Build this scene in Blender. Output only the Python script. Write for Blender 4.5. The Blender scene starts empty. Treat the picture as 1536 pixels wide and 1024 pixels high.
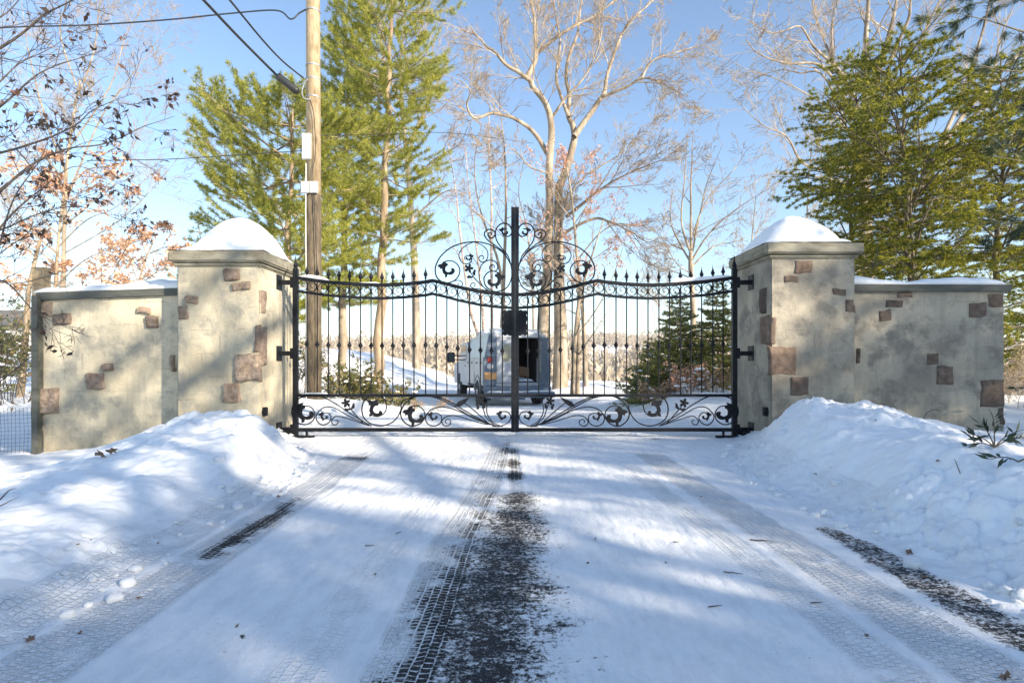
import bpy, math, random
import numpy as np
from mathutils import Vector
random.seed(7); rng = np.random.default_rng(7)
R = math.radians
SC = bpy.context.scene
COL = SC.collection
HC, HY, F, CX = 1.03, 540.0, 900.0, 768.0

def W(px, py, D):
    return ((px-CX)/F*D, D, HC+(HY-py)/F*D)

# ---- materials
def new_mat(name):
    m = bpy.data.materials.new(name); m.use_nodes = True
    nt = m.node_tree
    return m, nt, nt.nodes, nt.links, nt.nodes['Principled BSDF']

def N(nt, typ, **kw):
    n = nt.nodes.new(typ)
    for k, v in kw.items():
        if k in n.inputs: n.inputs[k].default_value = v
        else: setattr(n, k, v)
    return n

def coords(nt, scale=None):
    tc = N(nt, 'ShaderNodeTexCoord'); out = tc.outputs['Object']
    if scale:
        mp = N(nt, 'ShaderNodeMapping'); mp.inputs['Scale'].default_value = scale
        nt.links.new(out, mp.inputs['Vector']); out = mp.outputs['Vector']
    return out

def noise(nt, vec, scale, detail=4, rough=.55):
    n = N(nt, 'ShaderNodeTexNoise', Scale=scale, Detail=detail, Roughness=rough)
    nt.links.new(vec, n.inputs['Vector']); return n.outputs['Fac']

def ramp(nt, fac, stops):
    r = N(nt, 'ShaderNodeValToRGB'); e = r.color_ramp.elements
    while len(e) < len(stops): e.new(.5)
    for i, (p, c) in enumerate(stops):
        e[i].position = p
        e[i].color = (c[0], c[1], c[2], 1) if hasattr(c, '__len__') else (c, c, c, 1)
    nt.links.new(fac, r.inputs['Fac']); return r.outputs['Color']

def mixc(nt, fac, a, b, mode='MIX'):
    m = N(nt, 'ShaderNodeMix', data_type='RGBA', blend_type=mode)
    for idx, v in ((0, fac), (6, a), (7, b)):
        if isinstance(v, (int, float)): m.inputs[idx].default_value = v
        elif isinstance(v, tuple): m.inputs[idx].default_value = (*v, 1)
        else: nt.links.new(v, m.inputs[idx])
    return m.outputs[2]

def math_(nt, op, a, b=0., c=0.):
    m = N(nt, 'ShaderNodeMath', operation=op)
    for i, v in enumerate((a, b, c)):
        if isinstance(v, (int, float)): m.inputs[i].default_value = v
        else: nt.links.new(v, m.inputs[i])
    return m.outputs[0]

def bump(nt, h, strength, dist, bs, prev=None):
    b = N(nt, 'ShaderNodeBump', Strength=strength, Distance=dist)
    nt.links.new(h, b.inputs['Height'])
    if prev: nt.links.new(prev, b.inputs['Normal'])
    if bs: nt.links.new(b.outputs['Normal'], bs.inputs['Normal'])
    return b.outputs['Normal']

def simple(name, c1, c2, scale=4, rough=.7, bstr=0, bdist=.01, bscale=30, metal=0, sc=None, trans=0):
    m, nt, nd, lk, bs = new_mat(name)
    v = coords(nt, sc)
    n = noise(nt, v, scale)
    lk.new(ramp(nt, n, [(.3, c1), (.7, c2)]), bs.inputs['Base Color'])
    bs.inputs['Roughness'].default_value = rough
    bs.inputs['Metallic'].default_value = metal
    if bstr: bump(nt, noise(nt, v, bscale, 5), bstr, bdist, bs)
    return m

def leafmat(name, cols, tr=.35, rough=.6):
    m, nt, nd, lk, bs = new_mat(name)
    g = N(nt, 'ShaderNodeNewGeometry')
    v = coords(nt)
    f = math_(nt, 'ADD', math_(nt, 'MULTIPLY', g.outputs['Random Per Island'], .6), math_(nt, 'MULTIPLY', noise(nt, v, 1.3, 2), .4))
    k = len(cols)
    c = ramp(nt, f, [(.15+.7*i/(k-1), cc) for i, cc in enumerate(cols)])
    lk.new(c, bs.inputs['Base Color']); bs.inputs['Roughness'].default_value = rough
    t = N(nt, 'ShaderNodeBsdfTranslucent'); lk.new(c, t.inputs['Color'])
    mx = N(nt, 'ShaderNodeMixShader'); mx.inputs[0].default_value = tr
    lk.new(bs.outputs[0], mx.inputs[1]); lk.new(t.outputs[0], mx.inputs[2])
    lk.new(mx.outputs[0], nd['Material Output'].inputs['Surface'])
    return m

def snowmat(name='snow', fine=True):
    m, nt, nd, lk, bs = new_mat(name)
    v = coords(nt)
    n = noise(nt, v, 1.7, 5)
    c = ramp(nt, n, [(.3, (.91, .905, .895)), (.7, (.95, .945, .935))])
    lk.new(c, bs.inputs['Base Color']); bs.inputs['Roughness'].default_value = .75
    b = bump(nt, noise(nt, v, 9, 7, .65), .34, .03, None)
    bump(nt, noise(nt, v, 80, 4, .75), .5, .006, bs, b)
    return m

def drivemat():
    m, nt, nd, lk, bs = new_mat('driveway_snow_and_asphalt')
    v = coords(nt)
    a = N(nt, 'ShaderNodeAttribute', attribute_name='bare').outputs['Fac']
    t = N(nt, 'ShaderNodeAttribute', attribute_name='tread').outputs['Fac']
    w = N(nt, 'ShaderNodeAttribute', attribute_name='worn').outputs['Fac']
    # tyre lug pattern: lugs pressed, ridges of snow between
    uv = N(nt, 'ShaderNodeAttribute', attribute_name='tyre_uv').outputs['Vector']
    br = N(nt, 'ShaderNodeTexBrick', Scale=1.0); br.offset = .5
    br.inputs['Mortar Size'].default_value = .0065; br.inputs['Mortar Smooth'].default_value = .8
    br.inputs['Brick Width'].default_value = .030; br.inputs['Row Height'].default_value = .037
    wob = N(nt, 'ShaderNodeVectorMath', operation='MULTIPLY_ADD')
    nn = N(nt, 'ShaderNodeTexNoise', Scale=9., Detail=3.); lk.new(v, nn.inputs['Vector'])
    lk.new(nn.outputs['Color'], wob.inputs[0]); wob.inputs[1].default_value = (.030, .014, 0); lk.new(uv, wob.inputs[2])
    lk.new(wob.outputs[0], br.inputs['Vector'])
    lug = math_(nt, 'SUBTRACT', 1., br.outputs['Fac'])      # 1 on lug
    tbreak = ramp(nt, noise(nt, v, 6, 5, .65), [(.36, 0.1), (.52, 1.)])
    tread = math_(nt, 'MULTIPLY', math_(nt, 'MULTIPLY', t, lug), tbreak)
    # grit threshold
    g1 = noise(nt, v, 48, 5, .85); g2 = noise(nt, v, 9, 4, .6)
    g3 = noise(nt, coords(nt, (14, 34, 20)), 1., 4, .6)
    g = math_(nt, 'ADD', math_(nt, 'ADD', math_(nt, 'MULTIPLY', g1, .62), math_(nt, 'MULTIPLY', g2, .20)), math_(nt, 'MULTIPLY', g3, .18))
    # bare drives threshold from .2 (none) to .8
    lev = math_(nt, 'ADD', math_(nt, 'MULTIPLY', a, .315), .265)
    lev = math_(nt, 'ADD', lev, math_(nt, 'MULTIPLY', math_(nt, 'MULTIPLY', tread, a), .16))
    lev = math_(nt, 'ADD', lev, math_(nt, 'MULTIPLY', tread, .06))
    d = math_(nt, 'SUBTRACT', lev, g)
    mask = N(nt, 'ShaderNodeMapRange'); mask.inputs['From Min'].default_value = -.025; mask.inputs['From Max'].default_value = .03
    lk.new(d, mask.inputs['Value']); mask = mask.outputs[0]
    asph = ramp(nt, noise(nt, v, 160, 2), [(.3, (.008, .008, .010)), (.60, (.022, .022, .025)), (.72, (.22, .22, .23))])
    brown = ramp(nt, noise(nt, v, 3.1, 3), [(.5, 0.), (.75, .6)])
    asph = mixc(nt, brown, asph, (.045, .03, .022))
    sn = ramp(nt, noise(nt, v, 2.2, 5), [(.3, (.87, .865, .86)), (.7, (.94, .935, .925))])
    wn = ramp(nt, noise(nt, coords(nt, (12, 4, 4)), 1., 8, .72), [(.44, 0.), (.66, 1.)])
    sn = mixc(nt, math_(nt, 'MULTIPLY', math_(nt, 'MULTIPLY', wn, w), .34), sn, (.52, .54, .57))
    dirt = ramp(nt, noise(nt, v, 42, 3, .7), [(.63, 0.), (.72, .7)])
    dirt = math_(nt, 'MULTIPLY', dirt, ramp(nt, noise(nt, v, 1.1, 2), [(.45, 0.), (.7, 1.)]))
    sn = mixc(nt, math_(nt, 'MULTIPLY', dirt, w), sn, (.22, .21, .2))
    spk = ramp(nt, noise(nt, v, 150, 2, .8), [(.70, 0.), (.74, .8)])
    sn = mixc(nt, math_(nt, 'MULTIPLY', spk, ramp(nt, noise(nt, v, 1.9, 3), [(.42, .0), (.62, 1.)])), sn, (.20, .17, .14))
    sn = mixc(nt, math_(nt, 'MULTIPLY', tread, .20), sn, (.42, .45, .50))
    lk.new(mixc(nt, mask, sn, asph), bs.inputs['Base Color'])
    rr = math_(nt, 'SUBTRACT', .75, math_(nt, 'MULTIPLY', mask, -.15)); lk.new(rr, bs.inputs['Roughness'])
    h = math_(nt, 'SUBTRACT', math_(nt, 'MULTIPLY', noise(nt, v, 40, 5, .65), .25), math_(nt, 'MULTIPLY', tread, 1.))
    b = bump(nt, h, 1., .02, None)
    b = bump(nt, noise(nt, coords(nt, (16, 5, 4)), 1., 6, .7), .35, .02, None, b)
    b = bump(nt, noise(nt, v, 130, 3, .8), .55, .006, None, b)
    b = bump(nt, noise(nt, v, 22, 5, .7), .4, .012, None, b)
    bump(nt, math_(nt, 'MULTIPLY', mask, -1.), .8, .010, bs, b)
    return m

def wallmat(name, tint, dark, patch):
    m, nt, nd, lk, bs = new_mat(name)
    v = coords(nt)
    # swap to x/z plane for blocks
    sp = N(nt, 'ShaderNodeSeparateXYZ'); lk.new(v, sp.inputs[0])
    cb = N(nt, 'ShaderNodeCombineXYZ')
    lk.new(math_(nt, 'ADD', sp.outputs[0], sp.outputs[1]), cb.inputs[0]); lk.new(sp.outputs[2], cb.inputs[1])
    wb = N(nt, 'ShaderNodeVectorMath', operation='MULTIPLY_ADD')
    nn = N(nt, 'ShaderNodeTexNoise', Scale=1.4, Detail=3.); lk.new(cb.outputs[0], nn.inputs['Vector'])
    lk.new(nn.outputs['Color'], wb.inputs[0]); wb.inputs[1].default_value = (.09, .07, 0); lk.new(cb.outputs[0], wb.inputs[2])
    br = N(nt, 'ShaderNodeTexBrick', Scale=1.); br.offset = .43; br.squash = 1.35; br.squash_frequency = 3
    br.inputs['Mortar Size'].default_value = .006; br.inputs['Mortar Smooth'].default_value = .3
    br.inputs['Brick Width'].default_value = .52; br.inputs['Row Height'].default_value = .29
    br.inputs['Color1'].default_value = (0, 0, 0, 1); br.inputs['Color2'].default_value = (1, 1, 1, 1)
    lk.new(wb.outputs[0], br.inputs['Vector'])
    joint = math_(nt, 'MULTIPLY', br.outputs['Fac'], ramp(nt, noise(nt, cb.outputs[0], 2.4, 4), [(.49, 0.), (.60, 1.)]))
    n1 = noise(nt, v, 1.1, 5, .6); n2 = noise(nt, v, 3.4, 6, .65)
    base = ramp(nt, n1, [(.36, tint[0]), (.5, tint[1]), (.62, tint[2])])
    base = mixc(nt, math_(nt, 'MULTIPLY', br.outputs['Color'], .26), base, dark)
    st = ramp(nt, n2, [(.49, 0.), (.63, 1.)])
    base = mixc(nt, math_(nt, 'MULTIPLY', st, patch), base, dark)
    drip = ramp(nt, noise(nt, coords(nt, (5, 5, .5)), 1.3, 5, .6), [(.52, 0.), (.68, 1.)])
    base = mixc(nt, math_(nt, 'MULTIPLY', drip, patch*.38), base, (dark[0]*.8, dark[1]*.82, dark[2]*.85))
    # rust runs and a greenish splash near the foot
    foot = N(nt, 'ShaderNodeMapRange'); foot.inputs['From Min'].default_value = .75; foot.inputs['From Max'].default_value = 0.
    lk.new(sp.outputs[2], foot.inputs['Value'])
    ft = math_(nt, 'MULTIPLY', foot.outputs[0], ramp(nt, noise(nt, v, 2.5, 4), [(.4, 0.), (.62, .55)]))
    base = mixc(nt, ft, base, (.34, .25, .15))
    base = mixc(nt, math_(nt, 'MULTIPLY', joint, .42), base, (.17, .14, .105))
    sm = ramp(nt, noise(nt, v, 60, 3, .7), [(.3, .86), (.7, 1.)])
    base = mixc(nt, 1., base, sm, 'MULTIPLY')
    lk.new(base, bs.inputs['Base Color']); bs.inputs['Roughness'].default_value = .88
    b = bump(nt, math_(nt, 'MULTIPLY', joint, -1.), .5, .015, None)
    b = bump(nt, noise(nt, v, 5, 6, .65), .6, .04, None, b)
    bump(nt, noise(nt, v, 70, 5, .7), .35, .006, bs, b)
    return m

def barkmat(name, c1, c2, c3, vs=6, birch=False):
    m, nt, nd, lk, bs = new_mat(name)
    v = coords(nt, (vs, vs, vs*(.25 if not birch else 2.5)))
    n = noise(nt, v, 1.5, 5, .65)
    c = ramp(nt, n, [(.3, c1), (.5, c2), (.68, c3)])
    lk.new(c, bs.inputs['Base Color']); bs.inputs['Roughness'].default_value = .85
    bump(nt, n, .6, .03, bs)
    return m

MT = {}
MT['snow'] = snowmat()
MT['drive'] = drivemat()
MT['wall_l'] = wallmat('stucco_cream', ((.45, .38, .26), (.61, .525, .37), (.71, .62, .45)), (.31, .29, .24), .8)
MT['wall_r'] = wallmat('stucco_cream_shaded', ((.31, .275, .21), (.44, .385, .295), (.56, .485, .36)), (.21, .185, .15), .85)  # darker copy of the cream stucco, right side's shade put into the colour
MT['cap'] = simple('weathered_cap_stone', (.17, .15, .105), (.36, .33, .25), 5, .9, .5, .02, 30, sc=(1, 1, 3))
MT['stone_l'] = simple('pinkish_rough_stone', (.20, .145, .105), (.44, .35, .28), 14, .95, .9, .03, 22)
MT['stone_r'] = simple('rough_stone_shaded', (.10, .072, .055), (.23, .175, .14), 12, .95, .7, .02, 22)  # darkened copy of the left stone, shade put into its colour
for k_ in ('stone_l', 'stone_r'):
    nt = MT[k_].node_tree; bs = nt.nodes['Principled BSDF']; src = bs.inputs['Base Color'].links[0].from_socket
    oi = N(nt, 'ShaderNodeObjectInfo'); tint = ramp(nt, oi.outputs['Random'], [(0., (.55, .52, .5)), (.5, (.85, .83, .8)), (1., (1.1, 1., .9))])
    nt.links.new(mixc(nt, 1., src, tint, 'MULTIPLY'), bs.inputs['Base Color'])
MT['coping'] = simple('dark_green_coping', (.045, .05, .042), (.12, .12, .10), 6, .6, .3, .01, 30, sc=(.4, 2, 2))
MT['iron'] = simple('black_wrought_iron', (.005, .006, .008), (.014, .015, .019), 20, .5, .25, .003, 90)
MT['iron'].node_tree.nodes['Principled BSDF'].inputs['Specular IOR Level'].default_value = .22
MT['wood'] = simple('weathered_timber', (.13, .105, .06), (.28, .235, .15), 3, .9, .5, .01, 18, sc=(12, 12, 1))
MT['pole'] = barkmat('pole_timber', (.22, .155, .085), (.42, .31, .18), (.52, .42, .28), 9)
MT['pole_low'] = barkmat('pole_timber_darker', (.05, .038, .025), (.12, .09, .055), (.20, .155, .10), 9)  # lower pole in a darker brown than the upper
MT['cable'] = simple('black_cable', (.015, .015, .017), (.03, .03, .033), 5, .5)
MT['grey_plastic'] = simple('light_grey_plastic', (.55, .53, .50), (.68, .66, .63), 7, .5)
MT['grey_metal'] = simple('galvanised_metal', (.35, .36, .37), (.55, .56, .57), 9, .35, metal=.6)
MT['bark_pale'] = barkmat('bark_pale_beech', (.13, .10, .07), (.31, .245, .175), (.50, .42, .32), 2.5)
MT['bark_twig'] = barkmat('bark_pinkish_twig', (.23, .165, .115), (.37, .29, .205), (.5, .42, .32), 2)
MT['bark_birch'] = barkmat('bark_river_birch', (.22, .12, .08), (.50, .36, .28), (.68, .60, .53), 3, True)
MT['bark_pine'] = barkmat('bark_pine', (.16, .11, .07), (.34, .25, .16), (.46, .37, .26), 4)
MT['bark_dark'] = barkmat('bark_dark_brown', (.045, .035, .03), (.10, .075, .06), (.17, .13, .10), 5)  # plain dark brown bark tones
MT['bark_hem'] = barkmat('bark_hemlock', (.07, .055, .035), (.15, .12, .075), (.26, .21, .13), 5)
MT['pine'] = leafmat('pine_needles', [(.15, .19, .04), (.40, .41, .07), (.66, .60, .13)], .45)
MT['hemlock'] = leafmat('hemlock_needles', [(.03, .05, .010), (.20, .23, .028), (.70, .58, .06)], .5)
MT['spruce'] = leafmat('spruce_needles', [(.09, .13, .05), (.30, .32, .09), (.62, .55, .14)], .45)
MT['darkpine'] = leafmat('dark_long_needles', [(.012, .028, .016), (.03, .055, .025), (.06, .09, .03)], .2)
MT['beech'] = leafmat('tan_beech_leaves', [(.50, .26, .14), (.72, .44, .28), (.85, .64, .46)], .4)
MT['orange'] = leafmat('orange_beech_leaves', [(.55, .28, .16), (.78, .45, .30), (.88, .62, .46)], .4)
MT['wilted'] = leafmat('wilted_brown_leaves', [(.03, .025, .018), (.075, .05, .035), (.14, .06, .04)], .2)
MT['rhodo'] = leafmat('rhododendron_leaves', [(.06, .08, .025), (.16, .18, .05), (.38, .24, .11)], .3, .4)
MT['laurel'] = leafmat('laurel_leaves', [(.012, .025, .014), (.03, .05, .022), (.05, .07, .03)], .12, .35)
MT['brush'] = leafmat('tan_brush', [(.32, .18, .09), (.48, .31, .17), (.6, .45, .3)], .2)
MT['far'] = leafmat('far_bare_woods', [(.33, .26, .185), (.44, .355, .26), (.56, .46, .34)], .1, .9)  # lightened tan, distance haze is partly put into this colour
MT['litter'] = leafmat('dead_leaf', [(.10, .055, .03), (.20, .12, .07), (.28, .17, .10)], .1)
MT['van'] = simple('blue_grey_truck_paint', (.33, .35, .38), (.42, .44, .47), 3, .4, .0)
MT['van_dark'] = simple('slate_truck_paint', (.10, .135, .18), (.16, .20, .26), 4, .4)
MT['interior'] = simple('black_cargo_interior', (.008, .008, .009), (.02, .02, .022), 4, .8)
MT['rubber'] = simple('tyre_rubber', (.015, .015, .016), (.04, .04, .04), 20, .85, .4, .01, 60)
MT['rim'] = simple('steel_rim', (.30, .31, .33), (.5, .5, .52), 9, .4, metal=.5)
MT['glass'] = simple('dark_glass', (.03, .045, .05), (.06, .08, .09), 2, .08)
MT['oval'] = simple('glass_painted_reflection', (.28, .27, .19), (.34, .33, .26), 2, .15)  # pale reflection on the pane painted as its base colour
MT['lens'] = simple('lamp_lens', (.5, .5, .5), (.6, .6, .6), 4, .25)
MT['redlens'] = simple('red_lamp_lens', (.3, .02, .015), (.4, .04, .03), 4, .25)
MT['plate'] = simple('orange_yellow_plate', (.50, .26, .09), (.60, .34, .14), 6, .5)
MT['card'] = simple('cardboard', (.36, .20, .11), (.46, .27, .16), 6, .9)
MT['net'] = simple('black_netting', (.02, .02, .025), (.035, .035, .04), 6, .8)
MT['roof'] = simple('grey_roof_shingle', (.12, .11, .10), (.2, .19, .17), 20, .9)
MT['siding'] = simple('pale_siding', (.45, .42, .37), (.55, .52, .46), 6, .8)

# ---- object helpers
def props(o, label=None, cat=None, group=None, kind=None):
    for k, v in (('label', label), ('category', cat), ('group', group), ('kind', kind)):
        if v: o[k] = v
    return o

def empty(name, loc, label=None, cat=None, group=None, kind=None):
    o = bpy.data.objects.new(name, None); COL.objects.link(o)
    o.location = loc; o.empty_display_size = .2
    return props(o, label, cat, group, kind)

def mesh_obj(name, V, Fc, mat, parent=None, loc=None, smooth=False, label=None, cat=None, group=None, kind=None, local=False):
    """V world coords (unless local); object origin at parent origin or loc (default: base centre)."""
    V = np.asarray(V, dtype=np.float64).reshape(-1, 3)
    if parent is not None:
        p = parent; org = np.zeros(3)
        while p is not None: org = org+np.array(p.location); p = p.parent
        if local: org = np.zeros(3)
    else:
        if loc is None:
            mn, mx = V.min(0), V.max(0); loc = ((mn[0]+mx[0])/2, (mn[1]+mx[1])/2, mn[2])
        org = np.array(loc)
    V = V-org
    me = bpy.data.meshes.new(name)
    if isinstance(Fc, np.ndarray):
        k = Fc.shape[1]; nf = len(Fc)
        me.vertices.add(len(V)); me.vertices.foreach_set('co', V.astype(np.float32).ravel())
        me.loops.add(nf*k); me.loops.foreach_set('vertex_index', Fc.astype(np.int32).ravel())
        me.polygons.add(nf); me.polygons.foreach_set('loop_start', np.arange(0, nf*k, k, dtype=np.int32))
        me.polygons.foreach_set('loop_total', np.full(nf, k, dtype=np.int32))
        me.update(calc_edges=True)
    else:
        me.from_pydata([tuple(v) for v in V], [], Fc)
    if smooth: me.polygons.foreach_set('use_smooth', np.ones(len(me.polygons), dtype=bool))
    me.materials.append(mat)
    o = bpy.data.objects.new(name, me); COL.objects.link(o)
    if parent is not None: o.parent = parent
    else: o.location = loc
    return props(o, label, cat, group, kind)

def smooth_path(P, n=6):
    P = [np.array(p, float) for p in P]; out = []
    for i in range(len(P)-1):
        p0 = P[max(i-1, 0)]; p1 = P[i]; p2 = P[i+1]; p3 = P[min(i+2, len(P)-1)]
        for k in range(n):
            t = k/n
            out.append(.5*((2*p1)+(-p0+p2)*t+(2*p0-5*p1+4*p2-p3)*t*t+(-p0+3*p1-3*p2+p3)*t**3))
    out.append(P[-1]); return out

class MB:
    def __init__(s): s.v = []; s.f = []
    def box(s, x0, x1, y0, y1, z0, z1):
        b = len(s.v)
        s.v += [(x0, y0, z0), (x1, y0, z0), (x1, y1, z0), (x0, y1, z0), (x0, y0, z1), (x1, y0, z1), (x1, y1, z1), (x0, y1, z1)]
        s.f += [[b+i for i in q] for q in ((0, 3, 2, 1), (4, 5, 6, 7), (0, 1, 5, 4), (1, 2, 6, 5), (2, 3, 7, 6), (3, 0, 4, 7))]
        return s
    def bbox(s, x0, x1, y0, y1, z0, z1, e=.01):
        """box with chamfered edges"""
        import bmesh
        bm = bmesh.new(); t = MB().box(x0, x1, y0, y1, z0, z1)
        vs = [bm.verts.new(v) for v in t.v]
        for q in t.f: bm.faces.new([vs[i] for i in q])
        bmesh.ops.bevel(bm, geom=bm.edges[:], offset=e, segments=2, affect='EDGES')
        b = len(s.v); bm.verts.index_update()
        s.v += [tuple(v.co) for v in bm.verts]; s.f += [[b+v.index for v in q.verts] for q in bm.faces]
        bm.free(); return s
    def tube(s, P, r, sides=6, cap=True):
        n = len(P); b = len(s.v)
        rr = r if hasattr(r, '__len__') else [r]*n
        cs = [(math.cos(2*math.pi*k/sides), math.sin(2*math.pi*k/sides)) for k in range(sides)]
        pu = None
        for i in range(n):
            a = P[max(i-1, 0)]; c = P[min(i+1, n-1)]
            tx, ty, tz = c[0]-a[0], c[1]-a[1], c[2]-a[2]
            L = math.sqrt(tx*tx+ty*ty+tz*tz) or 1; tx /= L; ty /= L; tz /= L
            if pu is None:
                pu = (0., 0., 1.) if abs(tz) < .8 else (1., 0., 0.)
            d = pu[0]*tx+pu[1]*ty+pu[2]*tz
            ux, uy, uz = pu[0]-d*tx, pu[1]-d*ty, pu[2]-d*tz
            L = math.sqrt(ux*ux+uy*uy+uz*uz)
            if L < 1e-4: ux, uy, uz = (0, 1., 0); L = 1
            ux /= L; uy /= L; uz /= L; pu = (ux, uy, uz)
            wx, wy, wz = ty*uz-tz*uy, tz*ux-tx*uz, tx*uy-ty*ux
            p = P[i]; q = rr[i]
            for c_, s_ in cs:
                s.v.append((p[0]+q*(ux*c_+wx*s_), p[1]+q*(uy*c_+wy*s_), p[2]+q*(uz*c_+wz*s_)))
        for i in range(n-1):
            for k in range(sides):
                k2 = (k+1) % sides
                s.f.append([b+i*sides+k, b+i*sides+k2, b+(i+1)*sides+k2, b+(i+1)*sides+k])
        if cap:
            s.f.append([b+k for k in range(sides)][::-1]); s.f.append([b+(n-1)*sides+k for k in range(sides)])
        return s
    def lathe(s, c, prof, sides=12, axis='z'):
        """prof list of (r, h)"""
        b = len(s.v)
        for r, h in prof:
            for k in range(sides):
                a = 2*math.pi*k/sides; u, w = r*math.cos(a), r*math.sin(a)
                s.v.append({'z': (c[0]+u, c[1]+w, c[2]+h), 'x': (c[0]+h, c[1]+u, c[2]+w), 'y': (c[0]+u, c[1]+h, c[2]+w)}[axis])
        for i in range(len(prof)-1):
            for k in range(sides):
                k2 = (k+1) % sides; s.f.append([b+i*sides+k, b+i*sides+k2, b+(i+1)*sides+k2, b+(i+1)*sides+k])
        s.f.append([b+k for k in range(sides)][::-1]); s.f.append([b+(len(prof)-1)*sides+k for k in range(sides)])
        return s
    def prism_xz(s, poly, y0, y1):
        n = len(poly); b = len(s.v)
        s.v += [(x, y0, z) for x, z in poly]+[(x, y1, z) for x, z in poly]
        s.f.append([b+i for i in range(n)]); s.f.append([b+n+i for i in range(n)][::-1])
        for i in range(n): j = (i+1) % n; s.f.append([b+i, b+n+i, b+n+j, b+j])
        return s
    def obj(s, name, mat, parent=None, **kw):
        return mesh_obj(name, s.v, s.f, mat, parent, **kw)

# numpy value noise
def hsh(ix, iy, s):
    h = (ix.astype(np.int64)*374761393+iy.astype(np.int64)*668265263+s*982451653) & 0xffffffff
    h = ((h ^ (h >> 13))*1274126177) & 0xffffffff
    return ((h ^ (h >> 16)) & 0xffff)/65535.
def vn(x, y, s=0):
    x = np.asarray(x, float); y = np.asarray(y, float)
    ix = np.floor(x); iy = np.floor(y); fx = x-ix; fy = y-iy
    fx = fx*fx*fx*(fx*(fx*6-15)+10); fy = fy*fy*fy*(fy*(fy*6-15)+10)
    a = hsh(ix, iy, s); b = hsh(ix+1, iy, s); c = hsh(ix, iy+1, s); d = hsh(ix+1, iy+1, s)
    return (a*(1-fx)+b*fx)*(1-fy)+(c*(1-fx)+d*fx)*fy-.5
def fbm(x, y, f, o=4, s=0, g=.5):
    t = 0; a = 1.
    for k in range(o):
        c, sn = math.cos(k*.7+s), math.sin(k*.7+s)
        t = t+a*vn((x*c-y*sn)*f, (x*sn+y*c)*f, s+k*17); f *= 2.03; a *= g
    return t
def worley(x, y, f, s=0):
    X_ = x*f; Y_ = y*f; ix = np.floor(X_); iy = np.floor(Y_); best = np.full(np.shape(X_), 9.)
    for a in (-1, 0, 1):
        for b in (-1, 0, 1):
            jx = ix+a+hsh(ix+a, iy+b, s); jy = iy+b+hsh(ix+a, iy+b, s+7); rr = .55+.45*hsh(ix+a, iy+b, s+13)
            best = np.minimum(best, np.sqrt((X_-jx)**2+(Y_-jy)**2)/rr)
    return best
def sst(a, b, x):
    t = np.clip((x-a)/(b-a), 0, 1); return t*t*(3-2*t)

# ---- ground
def edgeL(y): return np.interp(y, [-60, 1, 5.2, 6.4, 7.3, 9, 12, 17, 24, 34], [-2, -1.80, -1.88, -2.18, -2.75, -3.0, -2.6, -3.2, -3.6, -4.])
def edgeR(y): return np.interp(y, [-60, 1, 5.2, 6.2, 7.3, 9, 12, 17, 24, 34], [2.12, 2.12, 2.12, 2.26, 2.78, 3.0, 3.0, 2.7, 2.4, 2.4])

def base_z(x, y):
    z = np.interp(y, [-60, 8.5, 11, 19, 28, 36], [0, 0, -.05, -.38, -.22, -.3])
    # left yard falls below the drive, then the bank behind the gate rises
    z = z-.24*sst(-3.0, -6.5, x)*sst(13, 8, y)
    z = z+1.75*sst(-2.6, -10.5, x)*sst(20, 33, y)*sst(70, 40, y)
    z = z+.35*sst(-3.4, -5.2, x)*sst(9.6, 12.5, y)*sst(24, 15, y)
    z = z+.22*sst(3.2, 5.2, x)*sst(9.6, 12, y)*sst(24, 15, y)
    ye = np.interp(x, [-60, -12, 2.5, 6, 10, 60], [48, 48, 36, 30, 16, 14])
    d = np.maximum(y-ye, 0)
    far = -15*(1-np.exp(-d/45.))
    rise = sst(230, 760, y)*30+sst(760, 1100, y)*5+sst(150, 900, y)*6*np.sin(x/170.+1.1)
    rise = rise+ np.clip(d, 0, 60)/60*1.2*vn(x/40, y/40, 5)
    return z+far+rise

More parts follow.
